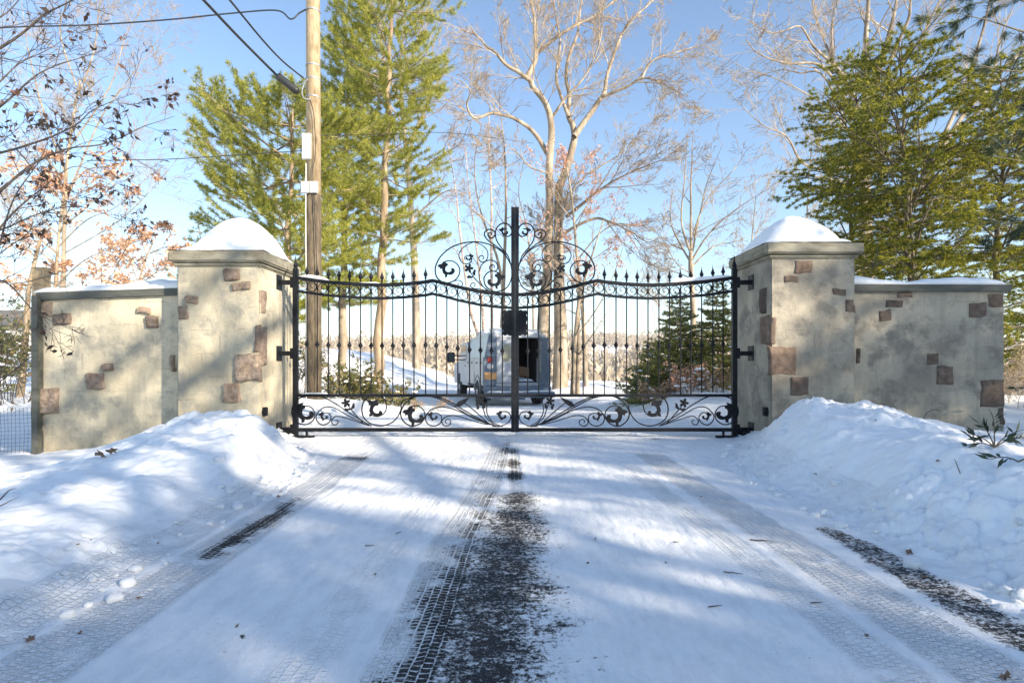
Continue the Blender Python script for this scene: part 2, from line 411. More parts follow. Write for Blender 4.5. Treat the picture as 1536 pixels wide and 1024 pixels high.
def height(x, y):
    z = base_z(x, y)
    el, er = edgeL(y), edgeR(y)
    wob = .12*vn(y*1.7, x*0+3, 9)+.05*vn(y*7, x*.5, 4)
    dl = (el+wob)-x; dr = x-(er+wob*.8)              # distance beyond the drive edges
    near = sst(9.2, 7.9, y)
    lump = fbm(x, y, 1.6, 2, 3)*.45+fbm(x, y, 4.2, 3, 11)*.16+(.35-np.abs(fbm(x, y, 4.5, 4, 21)))*.22+np.abs(fbm(x, y, 11, 3, 23))*.10
    # left bank
    hl = np.interp(y, [-60, 1.5, 3, 4.4, 5.6, 6.8, 7.5, 9], [.16, .16, .19, .24, .34, .40, .28, .1])
    prof = sst(0, .62, dl)*(1-.72*sst(.95, 2.6, dl))
    bl = hl*prof*np.where(y > 7.7, near, 1)
    z = z+bl*(1+.55*lump)
    hr = np.interp(y, [-60, 1.5, 3, 4.4, 5.6, 6.8, 7.5, 9], [.30, .30, .36, .42, .48, .56, .36, .1])
    prof = sst(0, .80, dr)*(1-.62*sst(.9, 3.0, dr))
    br = hr*prof*np.where(y > 7.7, near, 1)
    z = z+br*(1+.5*lump)
    loc_ = (y > 1.2) & (y < 8.5) & (np.abs(x) < 7.5) & (np.maximum(dl, dr) > -.15)
    if np.any(loc_):
        xx, yy_ = x[loc_], y[loc_]; m_ = sst(-.08, .15, np.maximum(dl, dr)[loc_])*sst(2.4, 1.1, np.maximum(dl, dr)[loc_])
        c1 = np.sqrt(np.clip(1-(worley(xx+.06*vn(xx*9, yy_*9, 2), yy_, 4.5, 3)/.62)**2, 0, 1)); c2 = np.sqrt(np.clip(1-(worley(xx, yy_, 11, 9)/.55)**2, 0, 1))
        g_ = np.clip(fbm(xx, yy_, 1.1, 2, 33)*2.2+.35, 0, 1); z = z.copy() if isinstance(z, np.ndarray) else z
        z[loc_] = z[loc_]+m_*g_*(.045*c1+.020*c2)
    cover = sst(0, .25, np.maximum(dl, dr))*sst(11, 9, y)
    z = z+cover*(.034*fbm(x, y, 3.2, 3, 31)+.016*np.abs(fbm(x, y, 11, 3, 41)))
    # scattered crumbs along both toes of the banks
    toe = np.exp(-((np.maximum(dl, dr)-.02)/.16)**2)*sst(9, 7, y)
    z = z+toe*np.maximum(fbm(x, y, 15, 2, 51)-.12, 0)*.09*sst(4.2, 5, y)
    # yard snow beyond the gate
    far = sst(9.5, 12, y)*sst(0, .8, np.maximum(dl, dr))
    z = z+far*(.16+.22*fbm(x, y, .5, 4, 61))*sst(60, 30, y)
    # ploughed heap right behind the gate and one to the left
    z = z+.42*np.exp(-(((x-4.2)/.75)**2+((y-14.)/.8)**2))+.22*np.exp(-(((x+2.9)/.9)**2+((y-12.6)/.9)**2))
    z = z+.30*np.exp(-(((x-2.4)/1.2)**2+((y-23)/2.)**2))
    # drive surface: slight ruts, ripples
    ins = sst(.05, -.15, np.maximum(dl, dr))
    z = z+ins*(.010*fbm(x, y*.35, 4, 4, 71)+.006*fbm(x*1.5, y*.3, 16, 2, 81))
    return z

def masks(x, y):
    xc = .02-.07*sst(4.5, 1.8, y)
    # centre bare strip, widening towards the camera
    wl = np.interp(y, [1.5, 2.2, 3.2, 4.2, 4.75, 4.9], [.27, .25, .23, .17, .08, .0])
    wr = np.interp(y, [1.5, 2.2, 3.2, 3.9, 4.75, 4.9], [.17, .20, .20, .23, .13, .0])
    e = .12*fbm(x, y, 3, 3, 5)
    ins = np.minimum((x-xc)+wl, wr-(x-xc))+e*.8
    bare = sst(-.34, .20, ins)*sst(4.95, 4.6, y)*.89
    # thin fringe of scattered grit on the right
    bare = np.maximum(bare, .46*sst(.62, .2, x-xc)*sst(0, .1, x-xc)*sst(5, 4.2, y)*(.75+1.2*fbm(x, y, 2.5, 3, 15)))
    # short bare marks nearer to the gate
    for cx, cy, sx, sy, a in ((.02, 5.35, .15, .3, .95), (.0, 6.0, .17, .35, .85), (.0, 6.8, .2, .4, .7), (-.01, 7.5, .25, .35, .6), (-1.55, 6.3, .35, .18, .62), (-2.0, 5.7, .18, .1, .5),
                              (1.85, 5.9, .25, .12, .55), (1.9, 6.9, .5, .25, .4), (2.35, 7.3, .4, .2, .5), (.42, 1.95, .10, .14, .38), (.5, 3.3, .05, .03, .6), (-2.1, 7.0, .5, .3, .35), (1.9, 4.6, .06, .3, .5)):
        bare = np.maximum(bare, a*np.exp(-(((x-cx)/sx)**2+((y-cy)/sy)**2)))
    # right hand strip of wet grit
    c2 = np.interp(y, [1.5, 2.2, 3.0, 3.8], [1.90, 1.90, 1.91, 1.90])
    w2 = np.interp(y, [1.5, 2.4, 3.2, 3.8], [.13, .12, .11, .06])
    s2 = sst(.07, -.05, np.abs(x-c2+.05*vn(y*3, y*0, 3))-w2)*sst(3.95, 3.6, y)*.80
    bare = np.maximum(bare, s2)
    # left rut
    s3 = sst(.13, -.06, np.abs(x+1.60)-.03+.10*fbm(x, y, 5, 2, 77))*sst(2.75, 3.3, y)*sst(5.0, 3.9, y)*.95
    bare = np.maximum(bare, s3)
    # treads: list of (centre line, half width, y range, strength)
    tread = np.zeros_like(x); tu = np.zeros_like(x)
    for cf, hw, y0, y1, st in (([-.40, -.36, -.33, -.22, -.15], .115, 1, 7.0, 1.), ([-1.60, -1.60, -1.60, -1.62, -1.7], .15, 1, 6.2, .95),
                               ([1.60, 1.58, 1.55, 1.50, 1.5], .145, 1, 6.2, 1.), ([1.28, 1.26, 1.22, 1.15, 1.1], .09, 1, 5.5, .45), ([-1.95, -1.93, -1.93, -1.95, -1.9], .12, 1, 4.6, .5),
                               ([-.72, -.70, -.66, -.6, -.5], .1, 1, 6.6, .22), ([.02, .02, .03, .03, .02], .05, 4.9, 6.6, .8)):
        c = np.interp(y, [1.5, 2.2, 3.5, 5, 7], cf)
        w = sst(hw+.02, hw-.02, np.abs(x-c))*sst(y0-.3, y0, y)*sst(y1+.8, y1, y)*st
        tread = np.maximum(tread, w); tu = np.where(w > .02, x-c, tu)
    worn = np.ones_like(x)
    return np.clip(bare, 0, 1), tread, tu, worn

def axis(parts):
    out = []
    for a, b, st in parts:
        out.append(np.arange(a, b, st))
    return np.concatenate(out)
def geo(a, b, s0, g):
    v = [a]; s = s0
    while v[-1] < b: v.append(v[-1]+s); s *= g
    return np.array(v)
xin = axis([(-5.6, -2.4, .024), (-2.4, 2.6, .0115), (2.6, 5.8, .024)])
xo = geo(5.8, 1500, .05, 1.085); xl = -geo(5.6, 1500, .05, 1.085)[::-1]
gx = np.concatenate([xl[:-1], xin, xo]); 
yn = [-60, -40, -25, -15, -9, -5, -3, -1.5, -.6, 0., .4]; s = .4
yy = .8
while yy < 10: yn.append(yy); yy += max(.009, .0011*yy*yy)
while yy < 1500: yn.append(yy); yy += max(.12, .02*yy)
gy = np.array(yn)
X, Y = np.meshgrid(gx, gy)
Z = height(X, Y)
ny, nx = X.shape
# normals
dzx = np.gradient(Z, axis=1)/np.maximum(np.gradient(X, axis=1), 1e-6)
dzy = np.gradient(Z, axis=0)/np.maximum(np.gradient(Y, axis=0), 1e-6)
nl = np.sqrt(dzx**2+dzy**2+1)
NV = np.stack([-dzx/nl, -dzy/nl, 1/nl], -1).reshape(-1, 3)
VV = np.stack([X, Y, Z], -1).reshape(-1, 3)
idx = np.arange(ny*nx).reshape(ny, nx)
Q = np.stack([idx[:-1, :-1], idx[:-1, 1:], idx[1:, 1:], idx[1:, :-1]], -1).reshape(-1, 4)
qx = (X[:-1, :-1]+X[1:, 1:]).ravel()/2; qy = (Y[:-1, :-1]+Y[1:, 1:]).ravel()/2
isdrive = (qx > edgeL(qy)-.35) & (qx < edgeR(qy)+.35) & (qy < 30)
isL = (~isdrive) & (qy < 8.0) & (qy > .3) & (qx < 0) & (qx > edgeL(qy)-2.9)
isR = (~isdrive) & (qy < 8.0) & (qy > .3) & (qx > 0) & (qx < edgeR(qy)+3.4)
isG = ~(isdrive | isL | isR)
B, T, TU, WN = masks(X, Y)
def ground_part(name, sel, mat, label, attrs=False):
    q = Q[sel]; u, inv = np.unique(q, return_inverse=True); q2 = inv.reshape(-1, 4)
    o = mesh_obj(name, VV[u], q2, mat, loc=(0, 0, 0), smooth=True, label=label, kind='structure')
    o.data.normals_split_custom_set_from_vertices(NV[u].astype(np.float32))
    if attrs:
        for an, arr in (('bare', B), ('tread', T), ('worn', WN)):
            at = o.data.attributes.new(an, 'FLOAT', 'POINT'); at.data.foreach_set('value', arr.reshape(-1)[u].astype(np.float32))
        at = o.data.attributes.new('tyre_uv', 'FLOAT_VECTOR', 'POINT')
        yv = Y.reshape(-1)[u]; tu = TU.reshape(-1)[u]
        at.data.foreach_set('vector', np.stack([yv+.0*tu, tu+.0, tu*0], -1).astype(np.float32).ravel())
    return o
ground_part('driveway', isdrive, MT['drive'], 'driveway of packed snow with tyre tracks and bare asphalt strips', True)
ground_part('snow_bank', isL, MT['snow'], 'ploughed snow bank left of the driveway')
ground_part('snow_bank', isR, MT['snow'], 'large ploughed snow bank right of the driveway')
ground_part('ground', isG, MT['snow'], 'snow covered ground')
del X, Y, Z, Q, VV, NV, B, T, TU, WN, dzx, dzy, nl, idx
def ground_hit(px, py):
    """point where the view line through a pixel meets the snow"""
    D = np.arange(1.6, 12, .01); x = (px-CX)/F*D; z = HC+(HY-py)/F*D; g = height(x, D); k = np.nonzero(z <= g)[0]
    return (float(x[k[0]]), float(D[k[0]]), float(g[k[0]])) if len(k) else W(px, py, 7)
def gz(x, y): return float(height(np.array([float(x)]), np.array([float(y)]))[0])

# ---- stone pillars and walls
def stone_block(x0, x1, z0, z1, yf, prot, seed, rough=.018, yb=None):
    """rough faced block whose front face stands at yf-prot"""
    nx_ = max(6, int((x1-x0)/.018)); nz_ = max(6, int((z1-z0)/.018)); v = []; f = []
    us = np.linspace(x0, x1, nx_); zs = np.linspace(z0, z1, nz_)
    U, Zz = np.meshgrid(us, zs)
    e = np.minimum(np.minimum(U-x0, x1-U), np.minimum(Zz-z0, z1-Zz))
    out = prot*sst(-.004, .022, e)+rough*(fbm(U, Zz, 9, 4, seed)+.25)*sst(0, .03, e)*1.4
    out = np.where(e <= 1e-9, -.02, np.maximum(out, .006))
    jx = .030*vn(Zz*9, U*3, seed); jz = .030*vn(U*9, Zz*3, seed+1)
    P = np.stack([U+jx, yf-out, Zz+jz], -1).reshape(-1, 3)
    i = np.arange(nx_*nz_).reshape(nz_, nx_)
    q = np.stack([i[:-1, :-1], i[:-1, 1:], i[1:, 1:], i[1:, :-1]], -1).reshape(-1, 4)
    return P, q

def add_stones(root, rects, D, mat, prot):
    for k, (a, b, c, d) in enumerate(rects):
        x0, _, z1 = W(a, c, D); x1, _, z0 = W(b, d, D)
        P, q = stone_block(x0, x1, z0, z1, D, prot*random.uniform(.6, 1.2), 100+k*7+int(a), .018 if prot > .02 else .008)
        mesh_obj('stone', P, q, mat, root, smooth=False)

def side_stone(root, xs, sgn, y0, y1, z0, z1, mat, seed):
    P, q = stone_block(y0, y1, z0, z1, 0, .022, seed, .012)
    P2 = np.stack([xs+sgn*(-P[:, 1]), P[:, 0], P[:, 2]], -1)
    if sgn > 0: q = q
    else: q = q[:, ::-1]
    mesh_obj('stone', P2, q, mat, root)

def snow_dome(name, x0, x1, y0, y1, z, h, th, label, group=None, sk=0., seed=0):
    n = 46; u = np.linspace(-1, 1, n); U, V_ = np.meshgrid(u, u)
    # round the plan corners a little and let the surface sag over the edge
    t = (np.abs(U)**5+np.abs(V_)**5)**(1/5.)
    t2 = np.clip(1-t, 0, 1)
    edge = th*np.clip(1-np.clip(t, 0, 1.2)**14, 0, 1)
    ts = np.clip(np.sqrt((U-sk)**2+(V_-.1)**2*1.0+.03)*.45+np.sqrt(t*t+.02)*.62, 0, None)
    dome = h*np.clip(1-ts**1.65, 0, None)*sst(1.02, .86, t)
    Zt = z+edge+dome*(1+.10*fbm(U, V_, 1.2, 3, seed))+.022*fbm(U, V_, 3, 3, seed+3)*sst(0, .2, t2)
    Zt = np.where(t >= .985, z+.002, Zt)
    k = 1-.05*np.clip(fbm(U, V_, 3, 3, seed+5)+.3, 0, 1)
    Xp = (x0+x1)/2+U*(x1-x0)/2*k; Yp = (y0+y1)/2+V_*(y1-y0)/2*k
    P = np.stack([Xp, Yp, Zt], -1).reshape(-1, 3); i = np.arange(n*n).reshape(n, n)
    q = np.stack([i[:-1, :-1], i[:-1, 1:], i[1:, 1:], i[1:, :-1]], -1).reshape(-1, 4)
    ring = np.concatenate([i[0, :], i[1:, -1], i[-1, -2::-1], i[-2:0:-1, 0]])
    fs = [list(map(int, a)) for a in q]+[list(map(int, ring[::-1]))]
    o = mesh_obj(name, P, fs, MT['snow'], smooth=True, label=label, cat='snow', group=group)
    o.data.polygons[len(fs)-1].use_smooth = False
    return o

def snow_ridge(name, path, hw, h, label, group=None, seed=0, step=.04, cat='snow'):
    """snow lying along a line of (x,y,z) tops; half width hw across y"""
    pts = [np.array(p, float) for p in path]; out = []
    for a, b in zip(pts[:-1], pts[1:]):
        n = max(1, int(np.linalg.norm(b-a)/step)); out += [a+(b-a)*k/n for k in range(n)]
    out.append(pts[-1]); L = len(out); m = 9; v = []; f = []
    for i, p in enumerate(out):
        e = min(1, i*step/.10, (L-1-i)*step/.10); e = math.sqrt(max(e, 0))
        hh = h*(.75+.9*float(vn(i*step*1.3, 0, seed))+.25*float(vn(i*step*7, 3, seed)))*e
        for k in range(m):
            t = -1+2*k/(m-1); w = hw*(1+.12*float(vn(i*step*4, k*3, seed)))
            zz = max(0, (1-abs(t)**3.2))*max(hh, .004)
            v.append((p[0], p[1]+t*w, p[2]+.002+zz))
    for i in range(L-1):
        for k in range(m-1): f.append([i*m+k, (i+1)*m+k, (i+1)*m+k+1, i*m+k+1])
        f.append([i*m, i*m+m-1, (i+1)*m+m-1, (i+1)*m])
    f.append(list(range(m))); f.append([(L-1)*m+k for k in range(m)][::-1])
    return mesh_obj(name, v, f, MT['snow'], smooth=True, label=label, cat=cat, group=group)

def pillar(side, x0, x1, y0, y1, zc, wm, label):
    root = empty('stone_pillar', ((x0+x1)/2, (y0+y1)/2, -.3), label, 'pillar', 'stone gate pillars')
    MB().bbox(x0, x1, y0, y1, -.3, zc-.17, .02).obj('shaft', wm, root)
    m = MB(); o = .075
    # moulded cap: cove then slab
    m.bbox(x0-.03, x1+.03, y0-.03, y1+.03, zc-.19, zc-.14, .015)
    m.bbox(x0-o, x1+o, y0-o, y1+o, zc-.139, zc, .018)
    m.obj('cap', MT['cap'], root)
    return root

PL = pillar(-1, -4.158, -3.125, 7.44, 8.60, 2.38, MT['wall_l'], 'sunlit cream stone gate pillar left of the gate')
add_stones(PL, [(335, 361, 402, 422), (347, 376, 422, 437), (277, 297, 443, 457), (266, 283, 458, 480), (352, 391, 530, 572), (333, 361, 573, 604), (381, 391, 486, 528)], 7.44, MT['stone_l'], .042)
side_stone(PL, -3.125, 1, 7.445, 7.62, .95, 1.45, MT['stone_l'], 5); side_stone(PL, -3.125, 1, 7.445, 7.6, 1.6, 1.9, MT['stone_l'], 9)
PR = pillar(1, 3.205, 4.257, 7.44, 8.60, 2.48, MT['wall_r'], 'shaded stone gate pillar right of the gate')
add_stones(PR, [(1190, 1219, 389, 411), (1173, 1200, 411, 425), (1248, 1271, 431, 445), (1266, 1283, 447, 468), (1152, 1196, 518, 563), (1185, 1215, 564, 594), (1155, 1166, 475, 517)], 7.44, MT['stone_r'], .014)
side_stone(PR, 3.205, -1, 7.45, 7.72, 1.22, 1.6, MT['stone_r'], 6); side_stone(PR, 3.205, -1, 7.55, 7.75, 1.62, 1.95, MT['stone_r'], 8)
# a small black sensor on each pillar's inner side
for sgn, xs, lab in ((1, -3.125, 'small black box on the inner side of the left pillar'), (-1, 3.205, 'small black box behind the snow on the right pillar')):
    m = MB(); m.bbox(min(xs, xs+sgn*.045), max(xs, xs+sgn*.045), 7.50, 7.58, .33, .44, .006)
    m.lathe((xs+sgn*.02, 7.496, .385), [(.018, -.012), (.018, .004)], 10, 'y')
    m.obj('sensor_box', MT['iron'], label=lab, cat='sensor', group='gate sensors')
snow_dome('snow_mound', -4.24, -3.05, 7.36, 8.68, 2.382, .52, .07, 'tall domed snow cap on the left stone pillar', 'snow on the pillars', sk=.12, seed=3)
snow_dome('snow_mound', 3.125, 4.335, 7.36, 8.68, 2.482, .42, .07, 'peaked snow cap on the right stone pillar', 'snow on the pillars', seed=13)

def side_wall(x0, x1, y0, y1, zt0, zt1, th, wm, label, rects, smat, prot, coping_over):
    root = empty('stone_wall', ((x0+x1)/2, (y0+y1)/2, -.5), label, 'wall')
    m = MB(); b = 0
    # wall body with a gently sloping top, subdivided
    n = 24
    for i in range(n+1):
        x = x0+(x1-x0)*i/n; zt = zt0+(zt1-zt0)*i/n
        m.v += [(x, y0, -.5), (x, y0, zt), (x, y1, zt), (x, y1, -.5)]
    for i in range(n):
        a = i*4; m.f += [[a, a+4, a+5, a+1], [a+1, a+5, a+6, a+2], [a+2, a+6, a+7, a+3]]
    m.f += [[0, 1, 2, 3], [n*4+3, n*4+2, n*4+1, n*4]]
    m.obj('wall_body', wm, root)
    c = MB(); xa, xb = x0-coping_over[0], x1+coping_over[1]
    for (ya, yb) in ((y0-.05, y1+.05),):
        c.v += [(xa, ya, zt0), (xb, ya, zt1), (xb, yb, zt1), (xa, yb, zt0), (xa, ya, zt0+th), (xb, ya, zt1+th), (xb, yb, zt1+th), (xa, yb, zt0+th)]
        c.f += [[0, 3, 2, 1], [4, 5, 6, 7], [0, 1, 5, 4], [1, 2, 6, 5], [2, 3, 7, 6], [3, 0, 4, 7]]
    c.v = [(a, b_, z+.002) for a, b_, z in c.v]
    c.obj('coping', MT['coping'], root)
    add_stones(root, rects, y0, smat, prot)
    return root
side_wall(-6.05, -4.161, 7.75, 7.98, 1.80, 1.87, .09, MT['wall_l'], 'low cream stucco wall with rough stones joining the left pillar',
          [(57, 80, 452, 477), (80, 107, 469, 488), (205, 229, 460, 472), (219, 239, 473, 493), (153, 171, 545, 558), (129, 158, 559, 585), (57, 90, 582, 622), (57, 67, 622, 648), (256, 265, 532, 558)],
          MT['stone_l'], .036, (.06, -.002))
side_wall(4.26, 6.35, 7.75, 8.1, 1.915, 1.91, .085, MT['wall_r'], 'low stucco wall in shade joining the right pillar',
          [(1345, 1371, 437, 448), (1327, 1355, 448, 462), (1316, 1337, 463, 483), (1480, 1505, 439, 461), (1451, 1480, 452, 476), (1390, 1410, 528, 547), (1403, 1431, 548, 577), (1469, 1508, 569, 611), (1497, 1507, 611, 638), (1284, 1292, 521, 547)],
          MT['stone_r'], .014, (-.002, .06))
snow_ridge('snow_cover', [(-6.18, 7.92, 1.895), (-4.17, 7.92, 1.958)], .22, .12, 'long snow cover on the left wall coping', 'snow on the walls', 3)
snow_ridge('snow_cover', [(4.27, 7.92, 2.003), (6.4, 7.92, 1.998)], .22, .14, 'long snow cover on the right wall coping', 'snow on the walls', 9)
# timber post at the wall's end and netting
MB().bbox(-6.145, -6.055, 7.66, 7.75, -.45, 1.86, .008).obj('corner_post', MT['coping'], label='dark slim post at the left end of the wall', cat='post')
post = MB().bbox(-6.40, -6.23, 7.99, 8.12, -.45, 2.27, .008)
post.obj('fence_post', MT['pole'], label='tall weathered timber post at the left end of the wall', cat='post')
net = MB(); zb, zt = -.22, .42
for i in range(34):
    x = -6.19-i*.05; net.tube([(x, 7.72, zb-.1), (x+.01, 7.72+.01*math.sin(i), (zb+zt)/2), (x, 7.72, zt)], .0022, 3)
for k in range(14):
    z = zb-.05+k*.05; net.tube([(-6.19-.1*j, 7.72, z-.03*math.sin(j/17*3.1)+.004*math.sin(k*3+j)) for j in range(18)], .0022, 3)
net.obj('fence_netting', MT['net'], label='black mesh netting fence left of the timber post', cat='netting')

# ---- wrought iron gate
GD = 8.04; GX = 772.5
def G(px, py, dy=0.): x, y, z = W(px, py, GD); return (x, y+dy, z)
TOP = [(447, 417), (462, 419.2), (490, 423), (537, 426.5), (572, 427.7), (607, 426), (638, 423), (648.5, 420.8), (666, 424.7), (689.5, 431), (720, 437.3), (745, 440.4), (768, 442)]
KN = [(447, 515), (493, 517.5), (590, 518.5), (638, 517.3), (654, 518), (670, 520), (704, 524.5), (753, 526.5), (768, 527)]
def interp(T, x): return float(np.interp(x, [t[0] for t in T], [t[1] for t in T]))
PX = [460.3, 475.8, 492.6, 508.6, 524.3, 540.7, 556.6, 573, 589.2, 605.1, 621, 638.4, 654.4, 670.3, 686.7, 704.3, 720.7, 737, 753.5]
ACAN = [(-1.05, -.35), (-.85, -.6), (-.55, -.62), (-.35, -.9), (.05, -1.0), (-.05, -.75), (.2, -.7), (.22, -.45), (.0, -.35), (-.1, -.1), (-.05, .2), (.15, .35), (.4, .38), (.7, .2), (.6, .0), (.7, -.12), (.95, -.1), (1.1, .15), (1.0, .45), (.75, .65), (.4, .7), (.2, .62), (.1, .95), (-.15, 1.0), (-.1, .7), (-.35, .5), (-.45, .2), (-.5, -.1), (-.75, -.02), (-.75, -.2)]
def flower_poly(r):
    return [(r*(.35+.65*abs(math.cos(2.5*a)))*math.cos(a), r*(.35+.65*abs(math.cos(2.5*a)))*math.sin(a)) for a in [2*math.pi*k/40 for k in range(40)]]

def gate_leaf(s):
    mx = (lambda x: x) if s < 0 else (lambda x: 2*GX-x)
    side = 'left' if s < 0 else 'right'
    x0 = G(mx(443.5), 655)[0]
    root = empty('gate_leaf', (x0, GD, .0), side+' leaf of the black wrought iron driveway gate', 'gate', 'leaves of the driveway gate')
    ir = MT['iron']
    def bar(pts, hw, hd, name, parent=root):
        """rectangular section bar through pixel points in the gate plane"""
        P = [G(mx(a), b) for a, b in pts]; m = MB(); n = len(P)
        for i, p in enumerate(P):
            a = P[max(i-1, 0)]; c = P[min(i+1, n-1)]; tx, tz = c[0]-a[0], c[2]-a[2]; L = math.hypot(tx, tz); nx_, nz_ = -tz/L*hw, tx/L*hw
            m.v += [(p[0]-nx_, p[1]-hd, p[2]-nz_), (p[0]+nx_, p[1]-hd, p[2]+nz_), (p[0]+nx_, p[1]+hd, p[2]+nz_), (p[0]-nx_, p[1]+hd, p[2]-nz_)]
        for i in range(n-1):
            for k in range(4): k2 = (k+1) % 4; m.f.append([i*4+k, i*4+k2, i*4+4+k2, i*4+4+k])
        m.f += [[3, 2, 1, 0], [n*4-4, n*4-3, n*4-2, n*4-1]]
        return m.obj(name, ir, parent)
    # stiles
    hs = bar([(443.5, 404), (443.5, 655)], .031, .031, 'hinge_stile')
    p = G(mx(443.5), 404); MB().lathe(p, [(.036, -.01), (.036, .01), (.022, .02), (.034, .05), (.012, .11), (.002, .19)], 8).obj('spearhead', ir, hs)
    bar([(769.6, 311.5), (769.6, 647.5)], .0255, .035, 'meeting_stile')
    top = [(x, interp(TOP, x)) for x in np.linspace(447, 768.5, 60)]
    bar(top, .021, .026, 'top_rail')
    bar([(x, y+19.8) for x, y in top], .017, .022, 'lower_arched_rail')
    bar([(447, 592.8), (768.5, 592.8)], .019, .022, 'middle_rail')
    bar([(447, 644.2), (768.5, 644.2)], .023, .027, 'bottom_rail')
    # pickets
    for i, x in enumerate(PX):
        ty = interp(TOP, x); long_ = i < 12
        topy = ty-6 if long_ else ty+2
        a = G(mx(x), 593); b = G(mx(x), topy)
        pk = MB().tube([a, b], .0085, 6).obj('picket', ir, root)
        k = G(mx(x), interp(KN, x))
        MB().lathe(k, [(.009, -.045), (.016, -.036), (.013, -.028), (.030, -.006), (.030, .006), (.013, .028), (.016, .036), (.009, .045)], 8).obj('knuckle', ir, pk)
        if long_:
            MB().lathe(b, [(.009, -.01), (.019, .0), (.010, .012), (.015, .02), (.030, .048), (.015, .085), (.006, .115), (.001, .16)], 8).obj('spearhead', ir, pk)
    # rings with inner curl
    xs = [449]+PX+[764]
    for i in range(len(xs)-1):
        cx = (xs[i]+xs[i+1])/2; cy = interp(TOP, cx)+9.9
        if xs[i+1]-xs[i] < 10: continue
        r = 7.3; P = []
        for k in range(31):
            t = k/30; ang = R(60)-t*R(360+330) ; rad = r if t < .5 else r*(1-.78*((t-.5)/.5))
            off = 0 if t < .5 else (t-.5)/.5*1.6
            P.append((cx+rad*math.cos(ang)+off, cy+rad*math.sin(ang)-off*.3))
        MB().tube([G(a if s < 0 else 2*GX-a, b) if s < 0 else G(2*GX-(cx+(cx-a)), b) for a, b in P], .0052, 5).obj('ring_scroll', ir, root)
    # scrolls from enlarged coordinates
    def curve(pts, name, r=.0075, z='crest'):
        r *= 1.3
        if z == 'crest': pp = [(640+a/5.689, 300+b/5.689) for a, b in pts]          # drawn for the left leaf
        else: pp = [(2*GX-(770+a/4.267), 480+b/4.267) for a, b in pts]               # drawn for the right leaf
        sp = smooth_path(pp, 6)
        sp = [G(mx(a), b) for a, b in sp]
        n = len(sp); return MB().tube(sp, [r*(1-.25*abs(2*i/(n-1)-1)) for i in range(n)], 6).obj(name, ir, root)
    def poly(c, sc, pts, name, z='crest', rot=0, flip=1, th=.012):
        if z == 'crest': cx, cy, k = 640+c[0]/5.689, 300+c[1]/5.689, sc/5.689
        else: cx, cy, k = 2*GX-(770+c[0]/4.267), 480+c[1]/4.267, sc/4.267; flip = -flip
        ca, sa = math.cos(rot), math.sin(rot); q = []
        for a, b in pts:
            a *= flip*1.12; b *= 1.12; a, b = a*ca-b*sa, a*sa+b*ca
            g = G(mx(cx+a*k), cy+b*k); q.append((g[0], g[2]))
        MB().prism_xz(q, GD-th, GD+th).obj(name, ir, root)
    C = lambda p, **k: curve(p, 'crest_scroll', **k)
    C([(727, 600), (722, 560), (690, 500), (640, 440), (560, 390), (480, 364), (400, 357), (300, 370), (200, 410), (120, 480), (78, 560), (75, 620), (95, 670), (150, 705), (210, 700), (260, 665), (283, 610), (270, 560), (230, 525), (180, 518), (140, 535)])
    C([(400, 359), (340, 385), (290, 430), (275, 480), (300, 530), (340, 545), (378, 528), (385, 500), (368, 478), (340, 476), (322, 492), (330, 512)], r=.006)
    C([(400, 359), (460, 378), (510, 420), (523, 470), (510, 512), (480, 530), (455, 520), (445, 495), (460, 475), (480, 478), (488, 495), (475, 505)], r=.006)
    C([(520, 776), (470, 720), (446, 640), (460, 570), (500, 525), (550, 513), (590, 530), (607, 570), (595, 600), (565, 607), (540, 590), (540, 562), (560, 552), (577, 562), (575, 580)], r=.0065)
    C([(727, 600), (722, 670), (690, 740), (630, 775), (570, 778), (510, 740), (490, 690), (495, 650), (530, 615), (575, 607), (625, 628)])
    C([(540, 778), (480, 738), (430, 690), (395, 650), (372, 610)], r=.006)
    C([(520, 776), (450, 758), (405, 754), (375, 735), (385, 710), (408, 710), (413, 728), (400, 735)], r=.0055)
    C([(205, 703), (245, 688), (285, 688), (306, 712), (292, 740), (268, 732), (270, 714), (282, 712)], r=.0055)
    C([(724, 590), (715, 540), (690, 470), (640, 410), (600, 350), (586, 290), (600, 235), (645, 200), (695, 208), (724, 245), (724, 285), (700, 310), (665, 302), (645, 272), (660, 246), (685, 248)])
    C([(722, 560), (660, 450), (590, 390), (530, 350), (495, 305), (500, 268), (540, 250), (578, 268), (583, 298), (562, 322), (535, 318), (523, 295), (535, 278), (552, 284), (552, 300)])
    poly((165, 590), 62, ACAN, 'acanthus_leaf'); poly((597, 685), 66, ACAN, 'acanthus_leaf', flip=-1)
    poly((368, 490), 30, ACAN, 'acanthus_leaf', flip=-1); poly((655, 270), 34, ACAN, 'acanthus_leaf')
    poly((360, 582), 36, flower_poly(1), 'flower'); lf = [(0, -1), (.35, -.5), (.3, .1), (.5, .4), (.1, .9), (-.2, .5), (-.45, .3), (-.2, -.4)]
    poly((405, 618), 30, lf, 'small_leaf', rot=.2); poly((368, 655), 28, lf, 'small_leaf', rot=1.6)
    C = lambda p, r=.0075: curve(p, 'lower_scroll', r, 'low')
    C([(110, 682), (200, 655), (320, 600), (420, 540), (520, 495), (620, 483), (700, 520), (740, 580), (735, 630), (700, 668), (660, 678), (610, 655), (587, 610), (602, 568), (640, 548), (690, 556)])
    C([(140, 676), (230, 635), (330, 580), (420, 525), (500, 492), (560, 486), (625, 486), (690, 500), (735, 522), (738, 575)])
    C([(170, 668), (260, 635), (340, 595), (420, 565), (490, 555), (550, 575), (583, 620), (570, 662), (530, 678), (490, 660), (481, 620), (508, 595), (548, 598)], .0065)
    C([(180, 668), (260, 650), (330, 628), (400, 610), (450, 617), (478, 645), (465, 675), (432, 672), (422, 648), (440, 634), (457, 645), (450, 660)], .006)
